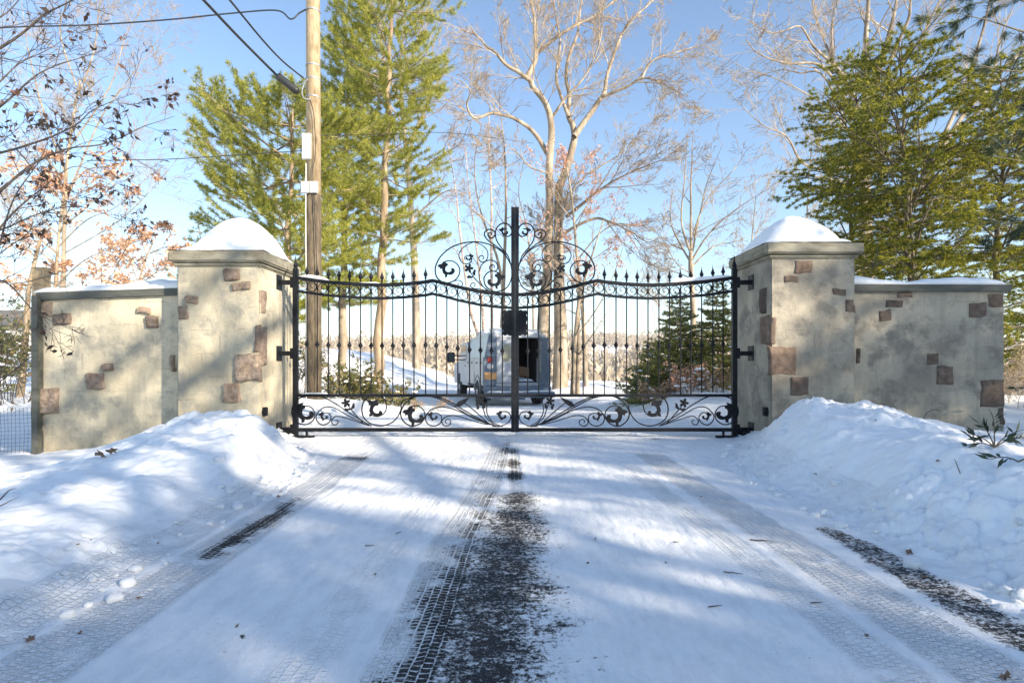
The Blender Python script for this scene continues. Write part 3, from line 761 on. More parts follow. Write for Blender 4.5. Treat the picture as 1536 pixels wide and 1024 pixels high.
    C([(170, 670), (235, 610), (300, 555), (345, 525)], .006); C([(140, 675), (195, 620), (213, 570), (233, 520)], .006)
    C([(90, 682), (150, 655), (188, 600), (190, 545), (172, 500)], .006)
    C([(160, 680), (95, 676), (50, 650), (38, 615), (60, 587), (100, 587), (115, 610), (95, 634), (75, 618)], .006)
    C([(738, 560), (760, 615), (800, 655), (860, 676), (920, 668), (970, 635), (990, 585), (983, 530), (950, 492), (900, 482), (850, 502), (832, 550), (850, 597), (895, 615), (945, 602)])
    C([(930, 678), (1060, 600), (1150, 540), (1240, 492), (1320, 483), (1390, 500), (1432, 550), (1438, 600), (1410, 650), (1350, 668), (1303, 640), (1292, 595), (1320, 555), (1375, 546)])
    C([(945, 676), (1080, 610), (1170, 560), (1235, 560), (1278, 600), (1280, 640), (1245, 670), (1203, 655), (1188, 620), (1212, 592), (1245, 600)], .0065)
    C([(950, 674), (1080, 630), (1150, 615), (1183, 640), (1175, 668), (1150, 665), (1143, 645), (1158, 640)], .006)
    C([(975, 665), (1040, 595), (1085, 540)], .006)
    poly((665, 612), 58, ACAN, 'acanthus_leaf', 'low', flip=-1); poly((912, 565), 52, ACAN, 'acanthus_leaf', 'low', flip=-1, rot=.5)
    poly((1368, 592), 58, ACAN, 'acanthus_leaf', 'low', flip=-1); poly((540, 615), 28, ACAN, 'acanthus_leaf', 'low', flip=-1)
    poly((1240, 615), 26, ACAN, 'acanthus_leaf', 'low', flip=-1); poly((100, 610), 28, ACAN, 'acanthus_leaf', 'low', flip=-1)
    poly((235, 515), 27, flower_poly(1), 'flower', 'low'); poly((1092, 530), 27, flower_poly(1), 'flower', 'low')
    for c, r_ in (((208, 550), .3), ((250, 552), -.4), ((1046, 552), .3), ((1084, 573), 1.5)): poly(c, 22, lf, 'small_leaf', 'low', rot=r_)
    poly((346, 524), 46, [(-1, .55), (-.55, -.05), (0, -.3), (.95, -.65), (.35, .1), (-.2, .5)], 'spear_leaf', 'low', flip=-1)
    # lace like lock plate half beside the meeting stile
    pl = [(768.4, 465.5), (764, 464.5), (760, 466), (756, 465), (753.8, 468), (755.2, 473), (753.8, 478), (755.4, 484), (753.8, 490), (755, 496), (753.8, 501), (757, 503.5), (761, 501.5), (765, 504), (768.4, 502)]
    q = [(G(mx(a), b)[0], G(mx(a), b)[2]) for a, b in pl]
    MB().prism_xz(q, GD-.02, GD+.006).obj('lock_plate', ir, root)
    m = MB()
    for a, b in ((760, 473), (762, 480), (759, 487), (760, 495), (763, 491), (763, 471)): m.lathe(G(mx(a), b, -.02), [(.014, -.012), (.017, -.006), (.017, .0)], 10, 'y')
    m.obj('lock_rosette', ir, root)
    # hinge brackets to the pillar
    sg = -1 if s < 0 else 1
    xp = -3.125 if s < 0 else 3.205
    for zz in (2.07, 1.12, .10):
        xa = x0+sg*.025
        m = MB(); a, b = sorted((xa, xp+sg*(-.0))); m.bbox(a, b, GD-.03, GD+.03, zz-.03, zz+.03, .004)
        a, b = sorted((xp-sg*.012, xp)); m.bbox(a, b, GD-.09, GD+.09, zz-.1, zz+.1, .003)
        m.lathe((xa+sg*.03, GD, zz-.07), [(.022, 0), (.022, .14)], 10)
        m.obj('hinge_bracket', ir, root)
    return root
gate_leaf(-1); gate_leaf(1)
# slim opener arms lying low in front of the hinge stiles
for s_, nm in ((-1, 'left'), (1, 'right')):
    m = MB(); xa = G(GX+s_*(GX-437), 655)[0]; xb = G(GX+s_*(GX-474), 655)[0]
    a, b = sorted((xa, xb)); m.bbox(a, b, GD-.10, GD-.04, -.01, .03, .004); m.bbox(xb+s_*.1-.012, xb+s_*.1+.012, GD-.09, GD-.05, .03, .10, .003)
    a, b = sorted((xa+s_*.11, xa)); m.bbox(a, b, GD-.12, GD+.02, -.02, .09, .006)
    m.obj('opener_arm', MT['iron'], label='black gate opener arm low at the %s hinge post' % nm, cat='gate opener', group='gate opener arms')
def railsnow(a, b, lab, off, seed, mirror=False, h=.05):
    pts = []
    for x in np.linspace(a, b, 10):
        p = G(2*GX-x if mirror else x, interp(TOP, x)); pts.append((p[0], p[1], p[2]+.021))
    if mirror: pts = pts[::-1]
    snow_ridge('rail_snow', pts, .024, h, lab, 'snow on the gate rails', seed)
railsnow(448, 494, 'thick snow on the arched top rail near the left pillar', 0, 5, h=.10)
railsnow(540, 570, 'thin snow on the left gate top rail above the dip', 0, 6, h=.03)
railsnow(448, 540, 'snow on the arched top rail near the right pillar', 0, 7, True, .06)
for a, b, mi, lab in ((452, 492, False, 'snow on the middle rail beside the left hinge post'), (450, 500, True, 'snow on the middle rail beside the right hinge post')):
    p = [G(2*GX-x if mi else x, 592.8) for x in (a, b)]; p = [(q[0], q[1], q[2]+.019) for q in p]
    if mi: p = p[::-1]
    snow_ridge('rail_snow', p, .02, .018, lab, 'snow on the gate rails', 15)

# ---- utility pole, wires
PD = 12.5
def PW(px, py, d=PD): return W(px, py, d)
pb = PW(470.5, 612); pr = empty('utility_pole', (pb[0], PD, -.3), 'round timber utility pole with conduit boxes behind the gate', 'utility pole')
xt = PW(469.5, 0)[0]
MB().tube([(pb[0]-.005, PD, -.35), (pb[0], PD, 4.46)], [.165, .155], 20).obj('lower_pole', MT['pole_low'], pr, smooth=True)
MB().tube([(pb[0], PD, 4.4), (xt, PD, 8.8), (xt, PD, 10.3)], [.152, .137, .133], 20).obj('upper_pole', MT['pole'], pr, smooth=True)
for (xa, xb, ya, yb) in ((457.5, 470.5, 205, 243), (456, 467.5, 276, 293), (468.5, 480.5, 276, 293)):
    a = PW(xa, yb); b = PW(xb, ya); m = MB().bbox(a[0], b[0], PD-.20, PD-.13, a[2], b[2], .008)
    for k in range(5): x = a[0]+(b[0]-a[0])*(k+.5)/5; m.box(x-.004, x+.004, PD-.205, PD-.201, a[2]+.01, b[2]-.01)
    m.obj('conduit_box', MT['grey_plastic'], pr)
MB().tube(smooth_path([PW(x, y, PD-.19) for x, y in ((465, 150), (471, 175), (473, 230), (468, 262), (471, 300), (475, 400), (476, 500), (475, 600))], 4), .008, 6).obj('pole_cable', MT['cable'], pr)
MB().tube(smooth_path([PW(x, y, PD-.17) for x, y in ((459, 245), (458.6, 330), (459.5, 470), (459.4, 600))], 4), .012, 6).obj('pole_cable', MT['grey_plastic'], pr)
m = MB()
for y in (18, 100, 120, 147): MB().lathe(PW(469.6, y), [(.150, -.012), (.154, -.008), (.154, .008), (.150, .012)], 20).obj('pole_band', MT['grey_metal'], pr)
m.tube(smooth_path([PW(462, 118, PD-.2), PW(456, 126, PD-.2), PW(453, 140, PD-.2), PW(457, 148, PD-.2), PW(466, 149, PD-.16)], 4), .012, 6)
m.obj('pole_bracket', MT['grey_metal'], pr)
def wire(pts, r, label, name='overhead_wire'):
    P = smooth_path([W(*p) for p in pts], 8)
    return MB().tube(P, r, 6).obj(name, MT['cable'], smooth=True, label=label, cat='cable', group='overhead wires')
wire([(-260, 60, 11.4), (0, 42, 11.7), (130, 38, 11.9), (250, 30, 12.1), (350, 20, 12.3), (415, 16, 12.4), (436, 29, 12.3), (449, 20, 12.35), (460, 14, 12.35)], .016, 'thin twisted wire running level from the left to the pole top')
wire([(180, -120, 6.2), (245, -60, 8.2), (300, -5, 10.0), (360, 58, 11.3), (417, 115, 12.2)], .026, 'thick black cable ending in the splice case')
wire([(265, -90, 6.8), (340, -5, 9.6), (392, 58, 11.2), (424, 92, 11.9), (455, 117, 12.33)], .018, 'black cable sagging to the upper pole bracket')
wire([(130, 241, 11.2), (250, 239, 11.7), (350, 233, 12.1), (458, 226, 12.36)], .008, 'thinnest wire crossing low in front of the left pine')
wire([(481, 203, 12.5), (560, 202, 15), (680, 200, 20), (800, 215, 26)], .008, 'thin wire running back from the pole among the trees')
a, b = Vector(W(416, 114, 12.2)), Vector(W(447, 138, 12.3))
pts = [tuple(a.lerp(b, t)) for t in (0, .02, .1, .5, .9, .98, 1)]
MB().tube(pts, [.055, .072, .075, .072, .075, .07, .05], 14).obj('splice_case', MT['cable'], smooth=True, label='black cylindrical splice case hanging on the thick cable', cat='splice case')

# ---- service truck
TRX, TRY = W(776, 600, 18.1)[0], 18.1
tz = gz(TRX, 19.0)+.0
T = empty('service_truck', (TRX, TRY, tz), 'grey blue service truck parked beyond the gate with one rear door open', 'truck')
T.rotation_euler = (0, 0, R(14)); T.scale = (1.04, 1.04, 1.04)
def tp(m, name, mat, parent=None, **kw): return m.obj(name, mat, parent or T, local=True, **kw)
P1, P2 = MT['van'], MT['van_dark']
# cargo body as a hollow shell (x right, y forward)
m = MB()
m.bbox(-1.0, -.62, 0, 3.0, .62, 1.42, .02).bbox(.62, 1.0, 0, 3.0, .62, 1.42, .02)      # side lockers
b = len(m.v)
for sx in (-1, 1):                                                                  # upper canopy side slabs, leaning in
    b = len(m.v)
    m.v += [(sx*.97, .02, 1.42), (sx*.97, 2.95, 1.42), (sx*.84, 2.75, 2.08), (sx*.84, .02, 2.12), (sx*.90, .02, 1.42), (sx*.90, 2.95, 1.42), (sx*.78, 2.75, 2.05), (sx*.78, .02, 2.08)]
    m.f += [[b, b+1, b+2, b+3], [b+7, b+6, b+5, b+4], [b, b+3, b+7, b+4], [b+1, b+5, b+6, b+2], [b+3, b+2, b+6, b+7], [b, b+4, b+5, b+1]]
m.bbox(-.62, .62, .1, 3.0, .62, .70, .01)
m.bbox(-.86, .86, 2.88, 2.96, .62, 2.06, .01)
tp(m, 'cargo_body', P1)
m = MB(); n = 8
for i in range(n+1):
    x = -.86+1.72*i/n; z = 2.085+.055*(1-(x/.86)**2); m.v += [(x, -.02, z), (x, 2.8, z-.04), (x, 2.8, z-.08), (x, -.02, z-.05)]
for i in range(n):
    for k in range(4): k2 = (k+1) % 4; m.f.append([i*4+k, i*4+k2, i*4+4+k2, i*4+4+k])
m.f += [[0, 1, 2, 3], [n*4+3, n*4+2, n*4+1, n*4]]
tp(m, 'roof', P1)
tp(MB().box(-.60, .60, .12, 2.86, .705, .73).box(-.612, -.605, .12, 2.86, .73, 2.0).box(.605, .612, .12, 2.86, .73, 2.0).box(-.6, .6, 2.86, 2.872, .73, 2.0).box(-.60, .60, .12, 2.86, 2.0, 2.02), 'cargo_interior', MT['interior'])
for sx in (-1, 1):
    x0, x1 = sorted((sx*.64, sx*1.005)); m = MB().bbox(x0, x1, -.03, .06, .60, 1.44, .015); b = len(m.v); m.v += [(sx*.975, -.03, 1.445), (sx*.64, -.03, 1.445), (sx*.64, -.03, 2.07), (sx*.85, -.03, 2.10), (sx*.975, .02, 1.445), (sx*.64, .02, 1.445), (sx*.64, .02, 2.07), (sx*.85, .02, 2.10)]
    m.f += [[b, b+1, b+2, b+3], [b+7, b+6, b+5, b+4], [b, b+3, b+7, b+4], [b+1, b+5, b+6, b+2], [b+3, b+2, b+6, b+7]]
    tp(m, 'rear_column', P2)
m = MB(); m.bbox(-.64, .64, -.035, .06, 2.0, 2.09, .012).bbox(-.64, .64, -.035, .1, .60, .70, .01); tp(m, 'rear_frame', P1)
# closed rear door with oval window
d = tp(MB().bbox(-.63, -.01, -.06, -.015, .705, 1.99, .012), 'rear_door', P1)
ov = [( -.33+.135*math.copysign(abs(math.cos(a))**.7, math.cos(a)), 1.56+.25*math.copysign(abs(math.sin(a))**.7, math.sin(a))) for a in [2*math.pi*k/28 for k in range(28)]]
tp(MB().prism_xz(ov, -.068, -.055), 'door_window', MT['oval'], d)
tp(MB().bbox(-.12, -.06, -.085, -.06, 1.12, 1.20, .006).tube([(-.09, -.09, 1.16), (-.2, -.10, 1.10)], .012, 6), 'door_handle', P2, d)
# open rear door swung out on the right column
th = R(-82); ca, sa = math.cos(th), math.sin(th)
def rot_open(mm):
    mm.v = [(.66+(x*ca-y*sa), -.05+(x*sa+y*ca), z) for x, y, z in mm.v]; return mm
od = tp(rot_open(MB().bbox(.0, .62, -.05, -.01, .705, 1.99, .012)), 'open_rear_door', P2)
m = MB().bbox(.05, .57, -.058, -.05, .78, 1.93, .004); tp(rot_open(m), 'door_lining', MT['van_dark'], od)
m = MB().bbox(.14, .24, -.09, -.06, 1.0, 1.85, .008).tube([(.10, -.08, 1.86), (.30, -.09, 1.88), (.36, -.09, 1.80)], .02, 6); tp(rot_open(m), 'door_bracket', MT['grey_metal'], od)
# lamps, plate, bumper
for sx in (-1, 1):
    for z, mt in ((1.36, 'redlens'), (1.18, 'lens')):
        tp(MB().lathe((sx*.82, -.03, z), [(.085, 0), (.085, -.02), (.07, -.03), (.02, -.035)], 16, 'y'), 'tail_lamp', MT[mt])
    tp(MB().lathe((sx*.80, -.03, 1.62), [(.05, 0), (.05, -.015), (.02, -.025)], 12, 'y'), 'marker_lamp', MT['lens'])
    m = MB()
    for k in range(3): m.bbox(sx*.80-.10, sx*.80+.10, -.045, -.03, 1.72+k*.07, 1.745+k*.07, .004)
    tp(m, 'louvre', P2)
tp(MB().bbox(-.98, -.62, -.05, -.032, .80, 1.0, .006), 'licence_plate', MT['plate'])
tp(MB().bbox(-1.0, 1.0, -.10, .02, .42, .60, .02), 'rear_skirt', P2)
m = MB().bbox(-1.0, 1.02, -.38, -.08, .40, .44, .008).bbox(-1.0, 1.02, -.39, -.33, .28, .42, .012).bbox(-.15, .15, -.36, -.1, .22, .40, .01); tp(m, 'rear_bumper', P2)
m = MB().bbox(-.55, .55, .0, 5.6, .38, .52, .02)
m.tube([(-.9, .95, .40), (.9, .95, .40)], .07, 10).lathe((0, .95, .40), [(.05, -.15), (.15, -.08), (.15, .08), (.05, .15)], 12).tube([(-.85, 4.75, .40), (.85, 4.75, .40)], .06, 8)
m.tube([(.45, .1, .33), (.45, 1.5, .33)], .035, 8); tp(m, 'chassis', MT['interior'])
# locker doors on the flanks
for sx in (-1, 1):
    for (ya, yb, za, zb) in ((.06, .48, .66, 1.38), (.52, 1.42, 1.0, 1.38), (1.46, 2.1, .66, 1.38), (2.14, 2.95, .66, 1.38), ):
        x0, x1 = sorted((sx*1.0, sx*1.013)); ld = tp(MB().bbox(x0, x1, ya, yb, za, zb, .005), 'locker_door', P1)
        x0, x1 = sorted((sx*1.013, sx*1.03)); tp(MB().bbox(x0, x1, (ya+yb)/2-.05, (ya+yb)/2+.05, zb-.14, zb-.08, .004), 'latch', MT['iron'], ld)
    # wheel arch
    arch = [(.95+.50*math.cos(a), .40+.50*math.sin(a)) for a in [math.pi*k/12 for k in range(13)]]
    m = MB(); b = 0
    for (r0) in (.44, .50): m.v += [(sx*1.015, .95+r0*math.cos(math.pi*k/12), .42+r0*math.sin(math.pi*k/12)) for k in range(13)]
    m.v += [(sx*.80, v[1], v[2]) for v in m.v[:26]]
    for k in range(12): m.f += [[k, k+1, 14+k, 13+k], [k, 26+k, 27+k, k+1], [13+k, 14+k, 40+k, 39+k]]
    tp(m, 'wheel_arch', P2)
# cab
def slab(sec, x_, y_):  # side profile prism across x
    m = MB(); n = len(sec); m.v += [(-x_, a, z) for a, z in sec]+[(x_, a, z) for a, z in sec]
    m.f.append(list(range(n))); m.f.append([n+i for i in range(n)][::-1])
    for i in range(n): j = (i+1) % n; m.f.append([i, n+i, n+j, j])
    return m
m = slab([(3.03, .50), (3.03, 1.88), (3.15, 1.96), (4.1, 1.97), (4.25, 1.92), (4.95, 1.32), (5.9, 1.20), (6.1, 1.10), (6.12, .62), (5.95, .50), (5.28, .50), (5.2, .75), (5.0, .88), (4.55, .88), (4.3, .75), (4.22, .50)], .93, 0)
cab = tp(m, 'cab', P1)
for sx in (-1, 1):
    m = MB(); xx = sx*.937; q = [(3.3, 1.33), (4.75, 1.33), (4.25, 1.86), (3.3, 1.86)]
    m.v += [(xx, a, z) for a, z in q]+[(sx*.925, a, z) for a, z in q]; m.f += [[0, 1, 2, 3], [7, 6, 5, 4], [0, 4, 5, 1], [1, 5, 6, 2], [2, 6, 7, 3], [3, 7, 4, 0]]
    tp(m, 'side_window', MT['glass'], cab)
    x0, x1 = sorted((sx*.93, sx*.945)); cd = tp(MB().bbox(x0, x1, 3.2, 4.5, .58, 1.31, .006), 'cab_door', P1)
    x0, x1 = sorted((sx*.945, sx*.97)); tp(MB().bbox(x0, x1, 3.3, 3.45, 1.14, 1.18, .004), 'handle', MT['iron'], cd)
    m = MB().tube([(sx*.93, 4.5, 1.50), (sx*1.2, 4.42, 1.52)], .018, 6).tube([(sx*.93, 4.5, 1.36), (sx*1.2, 4.42, 1.38)], .018, 6)
    x0, x1 = sorted((sx*1.16, sx*1.42)); m.bbox(x0, x1, 4.38, 4.46, 1.27, 1.63, .02); mi = tp(m, 'wing_mirror', MT['iron'])
    tp(MB().bbox(x0+.03, x1-.03, 4.372, 4.382, 1.30, 1.60, .004), 'mirror_glass', MT['glass'], mi)
    tp(MB().bbox(sx*.72-.14, sx*.72+.14, 6.08, 6.14, .82, 1.02, .01), 'headlight', MT['lens'])
def wheel(x, y, sx, w=.24):
    r = .39; m = MB(); prof = [(.22, -w/2), (.33, -w/2), (.375, -w/2+.02), (r, -w/2+.05), (r, w/2-.05), (.375, w/2-.02), (.33, w/2), (.22, w/2)]
    m.lathe((x, y, r), prof, 28, 'x'); wh = tp(m, 'wheel', MT['rubber'], smooth=False)
    o = w/2*sx; rm = MB().lathe((x, y, r), [(.235, o*.7), (.235, o*1.02), (.20, o*.85), (.12, o*.55), (.10, o*1.0), (.05, o*1.05)] , 20, 'x')
    tp(rm, 'rim', MT['rim'], wh)
for sx in (-1, 1): wheel(sx*.875, .95, sx, .28); wheel(sx*.83, 4.75, sx)
# mud flaps are dark sheets behind the rear wheels
m = MB().bbox(-.98, -.70, .42, .44, .18, .46, .004).bbox(.70, .98, .42, .44, .18, .46, .004); tp(m, 'mud_flap', MT['rubber'])
# snow left on the roof, step and cargo floor; a carton inside
def on_truck(x, y, z):
    c, s_ = math.cos(R(14)), math.sin(R(14)); x, y, z = x*1.04, y*1.04, z*1.04; return (TRX+x*c-y*s_, TRY+x*s_+y*c, tz+z)
def truck_snow(x0, x1, y0, y1, z, h, seed, label):
    nx_, ny_ = 40, 14; u, v_ = np.meshgrid(np.linspace(0, 1, nx_), np.linspace(0, 1, ny_))
    e = np.minimum(np.minimum(u*(x1-x0), (1-u)*(x1-x0)), np.minimum(v_*(y1-y0), (1-v_)*(y1-y0)))
    hh = h*sst(0, .06, e)*(.7+1.1*fbm(u*(x1-x0), v_*(y1-y0), 3, 3, seed)); hh = np.maximum(hh, 0)
    P = np.array([on_truck(x0+(x1-x0)*a, y0+(y1-y0)*b_, z+c) for a, b_, c in zip(u.ravel(), v_.ravel(), hh.ravel())])
    i = np.arange(nx_*ny_).reshape(ny_, nx_); q = np.stack([i[:-1, :-1], i[:-1, 1:], i[1:, 1:], i[1:, :-1]], -1).reshape(-1, 4)
    mesh_obj('truck_snow', P, q, MT['snow'], smooth=True, label=label, cat='snow', group='snow on the truck')
truck_snow(-.72, .74, 0, 2.7, 2.125, .13, 3, 'uneven snow layer on the roof of the truck')
truck_snow(-.95, .98, -.37, -.12, .445, .045, 4, 'snow dusting on the rear bumper step of the truck')
truck_snow(.03, .56, .14, .95, .735, .10, 5, 'snow blown onto the cargo floor of the truck')
c = MB().bbox(-.20, .20, -.2, .2, 0, .30, .004)
cb = c.obj('cardboard_box', MT['card'], loc=(0, 0, 0), label='brown cardboard box in the open back of the truck', cat='box'); cb.location = on_truck(.36, 1.0, .84); cb.rotation_euler = (R(-6), R(8), R(34))
# ladder rack bits above the roof
m = MB()
for y in (.25, 2.3): m.tube([on_truck(x, y, 2.24) for x in (-.8, .8)], .022, 6); 
for x in (-.75, .75):
    for y in (.25, 2.3): m.tube([on_truck(x, y, 2.1), on_truck(x, y, 2.24)], .02, 6)
m.obj('roof_rack', MT['grey_metal'], label='low metal rack on the roof of the truck', cat='roof rack')

# ---- tree machinery
def vadd(a, b, k=1.): return (a[0]+b[0]*k, a[1]+b[1]*k, a[2]+b[2]*k)
def vnorm(a): L = math.sqrt(a[0]**2+a[1]**2+a[2]**2) or 1; return (a[0]/L, a[1]/L, a[2]/L)
def rdir(rs): 
    z = rs.uniform(-1, 1); a = rs.uniform(0, 2*math.pi); q = math.sqrt(1-z*z); return (q*math.cos(a), q*math.sin(a), z)
def side_dir(d, ang, rs, flat=0.):
    r = rdir(rs); r = (r[0], r[1], r[2]*(1-flat)); k = r[0]*d[0]+r[1]*d[1]+r[2]*d[2]
    p = vnorm(vadd(r, d, -k)); c, s_ = math.cos(ang), math.sin(ang)
    return (d[0]*c+p[0]*s_, d[1]*c+p[1]*s_, d[2]*c+p[2]*s_)
def grow(out, p, d, L, r, lev, P, rs):
    n = max(3, int(L/P['seg'][lev])); st = L/n; pts = [p]; rad = [r]; ds = [d]
    w = P['wob']; up = P['up'][lev]
    for i in range(n):
        q = rdir(rs); d = vnorm((d[0]+q[0]*w, d[1]+q[1]*w, d[2]+q[2]*w+up*(i/n+.3))); p = vadd(p, d, st)
        pts.append(p); ds.append(d); rad.append(max(P['rmin'], r*(1-(i+1)/n*.8)))
    out.append((lev, pts, rad))
    if lev < P['max']:
        spawn(out, pts, rad, ds, L, lev, P, rs)
def spawn(out, pts, rad, ds, L, lev, P, rs, t0=.18):
    n = len(pts)-1; k = P['n'][lev]; k = int(k)+(rs.random() < k-int(k))
    for j in range(k):
        t = t0+(1-t0)*(j+rs.random())/k; i = min(n-1, int(t*n)); f = t*n-i
        p = vadd(pts[i], (pts[i+1][0]-pts[i][0], pts[i+1][1]-pts[i][1], pts[i+1][2]-pts[i][2]), f)
        cd = side_dir(ds[i], R(rs.uniform(*P['ang'])), rs, P.get('flat', 0))
        L2 = min(L*P['ratio'], P['lmax'][lev])*rs.uniform(.6, 1.15)*(1.15-.6*t)
        r2 = max(P['rmin'], min(rad[i]*.6, P['rk']*L2))
        grow(out, p, cd, L2, r2, lev+1, P, rs)
def path_limb(out, pix, r0, r1, lev, P, rs, D0, D1=None, spawn_=True, n=5):
    """limb drawn through points (px,py) running from distance D0 to D1"""
    D1 = D0 if D1 is None else D1; m = len(pix)
    c = smooth_path([W(a, b, D0+(D1-D0)*i/(m-1)) for i, (a, b) in enumerate(pix)], n)
    c = [tuple(x) for x in c]; k = len(c)
    rr = [(r1*.7+(r0-r1*.7)*(1-i/(k-1))**1.2)*(.68 if lev else .9) for i in range(k)]
    if lev:
        ph = rs.random()*9; am = min(.018*r0/.2, .025)
        c = [(p[0]+am*math.sin(i*1.1+ph)*min(1, i/3), p[1]+am*math.sin(i*.8+ph*2), p[2]+am*.8*math.sin(i*1.4+ph*3)*min(1, i/3)) for i, p in enumerate(c)]
    L = sum(math.dist(c[i], c[i+1]) for i in range(k-1)); ds = [vnorm(tuple(c[min(i+1, k-1)][j]-c[max(i-1, 0)][j] for j in range(3))) for i in range(k)]
    out.append((lev, c, rr))
    if spawn_: spawn(out, c, rr, ds, L, lev, P, rs, t0=P.get('t0', .15))
def tubes_np(paths, sides):
    grp = {}
    for lev, pts, rad in paths: grp.setdefault(len(pts), []).append((pts, rad))
    VS, QS, off = [], [], 0; an = np.arange(sides)*2*math.pi/sides; ca, sa = np.cos(an), np.sin(an)
    for n, L in grp.items():
        P = np.array([p for p, r in L], float); Rr = np.array([r for p, r in L], float); m = len(L)
        T_ = np.empty_like(P); T_[:, 1:-1] = P[:, 2:]-P[:, :-2]; T_[:, 0] = P[:, 1]-P[:, 0]; T_[:, -1] = P[:, -1]-P[:, -2]
        T_ /= np.linalg.norm(T_, axis=2)[..., None]+1e-9
        ov = P[:, -1]-P[:, 0]; ref = np.where((np.abs(ov[:, 2])/(np.linalg.norm(ov, axis=1)+1e-9) > .75)[:, None], [[1., .13, 0]], [[.1, 0, 1.]])
        U = np.cross(T_, ref[:, None, :]); U /= np.linalg.norm(U, axis=2)[..., None]+1e-9; W_ = np.cross(T_, U)
        V = P[:, :, None, :]+Rr[:, :, None, None]*(U[:, :, None, :]*ca[None, None, :, None]+W_[:, :, None, :]*sa[None, None, :, None])
        VS.append(V.reshape(-1, 3))
        i = off+np.arange(m*n*sides).reshape(m, n, sides); j = np.roll(i, -1, axis=2)
        QS.append(np.stack([i[:, :-1], j[:, :-1], j[:, 1:], i[:, 1:]], -1).reshape(-1, 4)); off += m*n*sides
    return np.concatenate(VS), np.concatenate(QS)
def build_wood(root, out, mat, mat_twig=None, cut=2, names=('trunk', 'branches')):
    for nm, mt, sel in ((names[0], mat, [o for o in out if o[0] < cut]), (names[1], mat_twig or mat, [o for o in out if o[0] >= cut])):
        if not sel: continue
        V, Q_ = tubes_np(sel, 8 if nm == names[0] else 3)
        mesh_obj(nm, V, Q_, mt, root, smooth=nm == names[0])

def blades(P, Dr, k, length, width, spread, rs, droop=0., flat=0.):
    """needle tufts: P (n,3) positions, Dr (n,3) directions -> triangles"""
    P = np.repeat(np.asarray(P, float), k, 0); Dr = np.repeat(np.asarray(Dr, float), k, 0); n = len(P)
    rd = rs.normal(size=(n, 3)); rd[:, 2] *= (1-flat)
    d = Dr+rd*spread; d[:, 2] -= droop; d /= np.linalg.norm(d, axis=1)[:, None]
    q = np.cross(d, rs.normal(size=(n, 3))); q /= np.linalg.norm(q, axis=1)[:, None]+1e-9
    L = length*rs.uniform(.65, 1.2, (n, 1)); Wd = width*rs.uniform(.7, 1.2, (n, 1))
    V = np.stack([P-q*Wd*.3+d*L*.05, P+d*L*.45+q*Wd*.5, P+d*L, P+d*L*.45-q*Wd*.5], 1).reshape(-1, 3)
    return V, np.arange(n*4).reshape(n, 4)
def leaves(P, size, rs, droop=.4, asp=.5, Dr=None):
    P = np.asarray(P, float); n = len(P)
    d = rs.normal(size=(n, 3)) if Dr is None else np.asarray(Dr)+rs.normal(size=(n, 3))*.5
    d[:, 2] -= droop; d /= np.linalg.norm(d, axis=1)[:, None]
    q = np.cross(d, rs.normal(size=(n, 3))); q /= np.linalg.norm(q, axis=1)[:, None]+1e-9
    u = np.cross(d, q); L = size*rs.uniform(.6, 1.25, (n, 1)); w = L*asp*.5
    V = np.stack([P, P+d*L*.4+q*w+u*w*.35, P+d*L, P+d*L*.4-q*w+u*w*.35], 1)
    mid = P+d*L*.45
    F1 = np.array([[0, 1, 2, 2], [0, 2, 3, 3]])
    return V.reshape(-1, 3), np.arange(n*4).reshape(n, 4)
def twig_points(out, levs, per, rs, t0=.2):
    P = []; Dr = []
    for lev, pts, rad in out:
        if lev not in levs: continue
        n = len(pts)-1; k = per if isinstance(per, int) else rs.poisson(per)
        for _ in range(k):
            t = t0+(1-t0)*rs.random(); i = min(n-1, int(t*n)); f = t*n-i
            a, b = pts[i], pts[i+1]; P.append([a[j]+(b[j]-a[j])*f for j in range(3)]); Dr.append(vnorm((b[0]-a[0], b[1]-a[1], b[2]-a[2])))
    return np.array(P), np.array(Dr)

BARE = dict(seg=[.9, .7, .5, .35, .3, .3], wob=.16, up=[.0, .05, .07, .06, .03, 0], rmin=.006, max=4, n=[7, 6, 5, 4, 0], ang=(25, 62), ratio=.55, lmax=[5, 3.2, 1.8, 1.0, .7], rk=.016)

def bare_tree(label, base, trunk, limbs, P, mat, twig, seed, cut=2, group=None, cat='tree', name='bare_tree', leafy=None, D=None):
    """trunk/limbs: lists of (pixels, r0, r1, D0, D1)"""
    rs = random.Random(seed); out = []
    root = empty(name, base, label, cat, group)
    for pix, r0, r1, D0, D1 in trunk: path_limb(out, pix, r0, r1, 0, P, rs, D0, D1)
    for pix, r0, r1, D0, D1 in limbs: path_limb(out, pix, r0, r1, 1, P, rs, D0, D1)
    build_wood(root, out, mat, twig, cut)
    if leafy:
        nr = np.random.default_rng(seed); mt, levs, per, size, sel = leafy
        Pt, Dr = twig_points(out, levs, per, nr)
        if sel is not None: k = sel(Pt, nr); Pt, Dr = Pt[k], Dr[k]
        v, f = leaves(Pt, size, nr, Dr=Dr*.6); mesh_obj('leaves', v, f, MT[mt], root)
    return out

